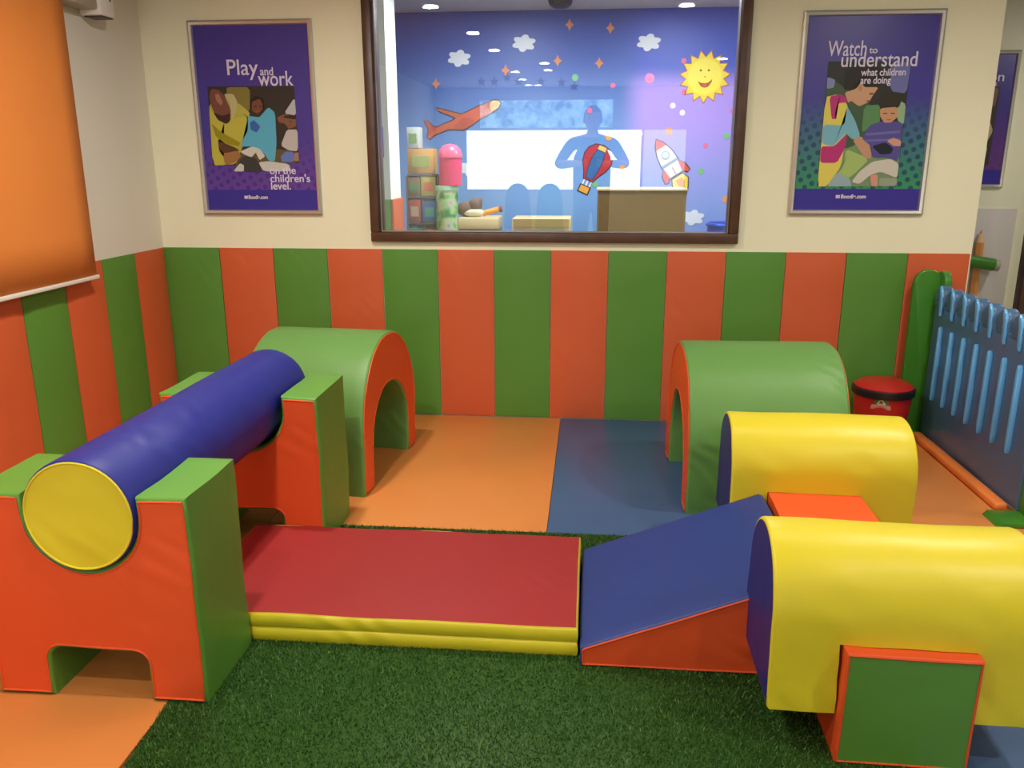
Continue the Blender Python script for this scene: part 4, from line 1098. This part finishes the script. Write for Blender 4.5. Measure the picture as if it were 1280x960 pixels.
# plush toy lying on the rack: one smooth lump of body, head and ear
def metaball_mesh(name, balls, mat, parent=None, n=3):
    bm = bmesh.new()
    for x, y, z, rx, ry, rz in balls:
        r = bmesh.ops.create_icosphere(bm, subdivisions=n, radius=1.0)
        for v in r['verts']: v.co = Vector((v.co.x*rx+x, v.co.y*ry+y, v.co.z*rz+z))
    return obj(name, bm, mat, parent)
pt = empty('plush_toy', (1.66, 1.33, 1.109), 0, 'brown and white plush toy lying on the low rack behind the glass', 'plush toy')
metaball_mesh('body', [(-0.03, 0, 0.055, 0.075, 0.06, 0.055), (0.035, -0.01, 0.085, 0.05, 0.05, 0.05), (0.07, -0.01, 0.10, 0.018, 0.03, 0.035)], plain('brown_plush', (112, 84, 74), 0.9, 0.2, 20), pt)
metaball_mesh('belly', [(0.03, -0.035, 0.03, 0.08, 0.035, 0.03)], plain('cream_plush', (206, 200, 170), 0.9, 0.05, 20), pt)
rc = empty('rolled_tube', (1.80, 1.30, 1.112), 0, 'orange cardboard tube with a brown end lying beside the plush toy', 'tube')
bm = bmesh.new(); add_tube(bm, [(-0.05, 0, 0.022), (0.075, 0, 0.052)], 0.021, 16); obj('tube_body', bm, plain('orange_card', (226, 150, 60), 0.6, 0.05), rc)
bm = bmesh.new(); add_tube(bm, [(0.072, 0, 0.0513), (0.092, 0, 0.056)], 0.0235, 16); obj('tube_end', bm, plain('brown_card', (120, 64, 50), 0.6, 0.05), rc)
bt = empty('blue_tub', (3.58, 1.80, 0.045), 0, 'royal blue plastic tub at the lower right corner of the glass', 'tub')
bm = bmesh.new(); add_lathe(bm, [(0, 0), (0.13, 0), (0.155, 1.045), (0.14, 1.045), (0.12, 0.05), (0, 0.04)], 0, 0, 28, z0=-0.065); obj('body', bm, plain('royal_blue_plastic', (36, 84, 200), 0.3, 0.04), bt)
bm = bmesh.new(); add_tube(bm, [(0.157*math.cos(a*PI/14), 0.157*math.sin(a*PI/14), 0.985) for a in range(28)], 0.014, 8, True); obj('rim', bm, plain('royal_blue_rim', (36, 84, 200), 0.3, 0.04), bt)

# ---------------------------------------------------------------- passage: pencil and crayon decorations on the pale board
pc = empty('giant_pencil', (5.47, 1.86, 0.10), 0, 'tall orange wooden pencil decoration standing upright behind the blue fence', 'pencil decoration')
hexa = [(0.031*math.cos(PI/6+k*PI/3), 0.031*math.sin(PI/6+k*PI/3)) for k in range(6)]
bm = bmesh.new(); add_prism(bm, hexa, 0.0, 0.80, 'z'); o = obj('shaft', bm, plain('pencil_orange_wood', (226, 150, 72), 0.45, 0.08, 8.0), pc, False)
bm = bmesh.new(); add_lathe(bm, [(0.030, 0.80), (0.009, 0.87)], 0, 0, 12); obj('sharpened_cone', bm, plain('pencil_bare_wood', (222, 190, 140), 0.6, 0.05), pc)
bm = bmesh.new(); add_lathe(bm, [(0.009, 0.87), (0, 0.895)], 0, 0, 12); obj('lead_tip', bm, plain('pencil_tip', (190, 120, 60), 0.5), pc)
cy = empty('giant_crayon', (5.40, 1.80, 0.745), 0, 'green crayon-shaped bar with a grey end beside the pencil, above the blue fence', 'crayon decoration')
bm = bmesh.new(); add_tube(bm, [(-0.20, 0, 0.05), (0.165, 0, -0.006)], 0.047, 20); obj('barrel', bm, M_POST, cy)
bm = bmesh.new(); add_tube(bm, [(0.163, 0, -0.0057), (0.20, 0, -0.0113)], 0.044, 20); obj('grey_end', bm, M_GREYPL, cy)

# ---------------------------------------------------------------- behind the camera: chairs and the person taking the photograph, mirrored in the glass
def tall_chair(x, y, mat, label):
    t = empty('round_back_chair', (x, y, -0.02), 0, label, 'chair', 'tall round-backed chairs')
    w = 0.21
    pts = [(-w, 0.55), (w, 0.55), (w*0.82, 1.02)] + arc(0, 1.04, w*0.78, 5, 175, 14) + [(-w*0.82, 1.02)]
    bm = bmesh.new(); add_prism(bm, pts, -0.02, 0.02, 'y', 0, 0.012, 2); obj('backrest', bm, mat, t)
    box('seat', (-0.22, 0.0, 0.52), (0.22, 0.42, 0.56), mat, t, 0.012)
    for sx in (-0.19, 0.19):
        for sy in (0.02, 0.38):
            bm = bmesh.new(); add_tube(bm, [(sx, sy, 0.52), (sx*1.08, sy, 0.0)], 0.016, 8); obj('leg', bm, M_ALU, t)
    return t
tall_chair(1.46, -7.5, plain('grey_lilac_fabric', (150, 150, 176), 0.7), 'grey tall round-backed chair in front of the far window, seen only mirrored')
tall_chair(1.93, -7.45, plain('teal_fabric', (96, 170, 176), 0.7), 'teal tall round-backed chair in front of the far window, seen only mirrored')

def skin_mesh(name, joints, edges, mat, parent, sub=2, root=0):
    me = bpy.data.meshes.new(name)
    me.from_pydata([j[0] for j in joints], edges, [])
    o = link(name, me, mat, parent)
    sk = o.modifiers.new('skin', 'SKIN'); sk.use_smooth_shade = True
    for i, j in enumerate(joints):
        r = j[1]; me.skin_vertices[0].data[i].radius = (r, r) if not isinstance(r, tuple) else r
        me.skin_vertices[0].data[i].use_root = (i == root)
    sb = o.modifiers.new('sub', 'SUBSURF'); sb.levels = sub; sb.render_levels = sub
    dg = bpy.context.evaluated_depsgraph_get()
    m2 = bpy.data.meshes.new_from_object(o.evaluated_get(dg)); m2.name = name
    bpy.data.objects.remove(o); bpy.data.meshes.remove(me)
    m2.shade_smooth(); m2.materials.clear()
    return link(name, m2, mat, parent)
PX, PY = 2.53, -5.28
pr = empty('person', (PX, PY, -0.02), 0, 'person in a dark blue shirt holding up a phone, mirrored in the glass', 'person')
M_SKIN = plain('skin', (176, 122, 92), 0.5, 0.03); M_SHIRT = plain('blue_shirt_cloth', (58, 72, 120), 0.8, 0.08, 12); M_TROU = plain('dark_trouser_cloth', (40, 42, 56), 0.8, 0.08, 12)
M_HAIR = plain('black_hair', (26, 22, 20), 0.6, 0.2, 40); M_SHOE = plain('dark_shoe', (34, 30, 30), 0.4)
# y+ is towards the glass; the camera (phone) is 0.45 in front of the chest
J = [((0, 0, 1.10), (0.24, 0.16)), ((0, 0.01, 1.35), (0.235, 0.15)), ((0, 0, 1.58), (0.25, 0.155)), ((0, -0.01, 1.73), (0.13, 0.10)), ((0, 0.0, 1.82), 0.068), ((0, 0.015, 1.90), 0.07)]
E = [(0, 1), (1, 2), (2, 3), (3, 4), (4, 5)]
for s in (-1, 1):
    b0 = len(J)
    J += [((0.235*s, -0.01, 1.72), 0.082), ((0.33*s, 0.06, 1.58), 0.068), ((0.395*s, 0.12, 1.47), 0.058), ((0.26*s, 0.28, 1.485), 0.048), ((0.115*s, 0.40, 1.49), 0.036)]
    E += [(3, b0), (b0, b0+1), (b0+1, b0+2), (b0+2, b0+3), (b0+3, b0+4)]
    b1 = len(J)
    J += [((0.11*s, 0, 1.02), (0.12, 0.125)), ((0.125*s, 0.02, 0.57), 0.082), ((0.13*s, -0.01, 0.30), 0.072), ((0.135*s, -0.02, 0.10), 0.05), ((0.145*s, 0.12, 0.045), (0.05, 0.035))]
    E += [(0, b1), (b1, b1+1), (b1+1, b1+2), (b1+2, b1+3), (b1+3, b1+4)]
body = skin_mesh('body', J, E, [M_SKIN, M_SHIRT, M_TROU, M_SHOE], pr)
for p in body.data.polygons:
    c = p.center
    arm = abs(c.x) > 0.2 and c.z < 1.66 and c.z > 1.35
    if c.z < 0.10: p.material_index = 3
    elif c.z < 1.08: p.material_index = 2
    elif c.z < 1.775 and not (c.y > 0.17 and c.z > 1.38): p.material_index = 1
# head with face, ears and hair
hd = bmesh.new()
bmesh.ops.create_uvsphere(hd, u_segments=32, v_segments=24, radius=1.0)
for v in hd.verts:
    x, y, z = v.co
    wx = 0.098*(1-0.16*max(0, -z)**1.5); wy = 0.118*(1-0.10*max(0, -z))
    X = x*wx; Y = y*wy; Z = z*0.145
    if y > 0.5:
        Y += 0.030*math.exp(-((x/0.13)**2 + ((z+0.12)/0.22)**2))               # nose
        Y -= 0.012*(math.exp(-(((x-0.38)/0.16)**2 + ((z-0.06)/0.12)**2)) + math.exp(-(((x+0.38)/0.16)**2 + ((z-0.06)/0.12)**2)))   # eye sockets
        Y += 0.007*math.exp(-((x/0.28)**2 + ((z+0.50)/0.07)**2))               # lips
        Y += 0.010*math.exp(-((x/0.3)**2 + ((z+0.82)/0.15)**2))                # chin
    v.co = (X, Y+0.02, Z+1.985)
for s in (-1, 1):
    r = bmesh.ops.create_icosphere(hd, subdivisions=2, radius=1.0)
    for v in r['verts']: v.co = Vector((s*0.100+v.co.x*0.012, 0.015+v.co.y*0.022, 1.975+v.co.z*0.036))
head = obj('head', hd, M_SKIN, pr)
eb = bmesh.new()
for s in (-1, 1):
    r = bmesh.ops.create_icosphere(eb, subdivisions=2, radius=0.013)
    for v in r['verts']: v.co += Vector((s*0.037, 0.112, 1.994))
obj('eyes', eb, M_BLACK, head)
hb = bmesh.new(); bmesh.ops.create_uvsphere(hb, u_segments=28, v_segments=20, radius=1.0)
bmesh.ops.delete(hb, geom=[v for v in hb.verts if v.co.z < (0.42 if v.co.y > 0.25 else -0.25 + 0.4*max(0, v.co.y))], context='VERTS')
for v in hb.verts: v.co = Vector((v.co.x*0.107, v.co.y*0.127+0.014, v.co.z*0.155+1.99))
obj('hair', hb, M_HAIR, head)
# hands: palm plus four fingers and a thumb, closed round the phone's edges
for s in (-1, 1):
    hx = 0.100*s
    HJ = [((0.125*s, 0.385, 1.49), 0.030), ((hx, 0.425, 1.49), (0.034, 0.02))]
    skin_mesh('palm', HJ, [(0, 1)], M_SKIN, pr, 2)
    for k in range(4):
        z = 1.525-0.022*k; ln = (0.9, 1.0, 0.95, 0.78)[k]
        FJ = [((hx+0.004*s, 0.415, z-0.01), 0.011), ((hx-0.010*s, 0.448, z), 0.0105), ((hx-0.030*s*ln, 0.452, z+0.003), 0.0095), ((hx-0.052*s*ln, 0.446, z+0.005), 0.008)]
        skin_mesh('finger', FJ, [(0, 1), (1, 2), (2, 3)], M_SKIN, pr, 1)
    TJ = [((hx+0.012*s, 0.400, 1.475), 0.013), ((hx-0.008*s, 0.398, 1.50), 0.012), ((hx-0.026*s, 0.404, 1.518), 0.010)]
    skin_mesh('thumb', TJ, [(0, 1), (1, 2)], M_SKIN, pr, 1)
ph = empty('phone', (2.53, -4.858, 1.505), 0, 'black phone held up in both hands, mirrored in the glass', 'phone')
box('case', (-0.088, -0.009, -0.043), (0.088, 0.0, 0.043), M_BLACK, ph, 0.004)
box('screen', (-0.080, -0.0105, -0.038), (0.080, -0.0085, 0.038), M_BLACK, ph)

# ---------------------------------------------------------------- bring everything to metres
bpy.context.view_layer.update()
_done = set()
for o in list(scene.objects):
    if o is cam: continue
    o.location = o.location * S
    for md in o.modifiers:
        if md.type == 'SOLIDIFY': md.thickness *= S
    if o.type == 'MESH' and o.data.name not in _done:
        _done.add(o.data.name); o.data.transform(Matrix.Scale(S, 4)); o.data.update()
    if o.type == 'LIGHT' and o.data.name not in _done:
        _done.add(o.data.name); o.data.size *= S
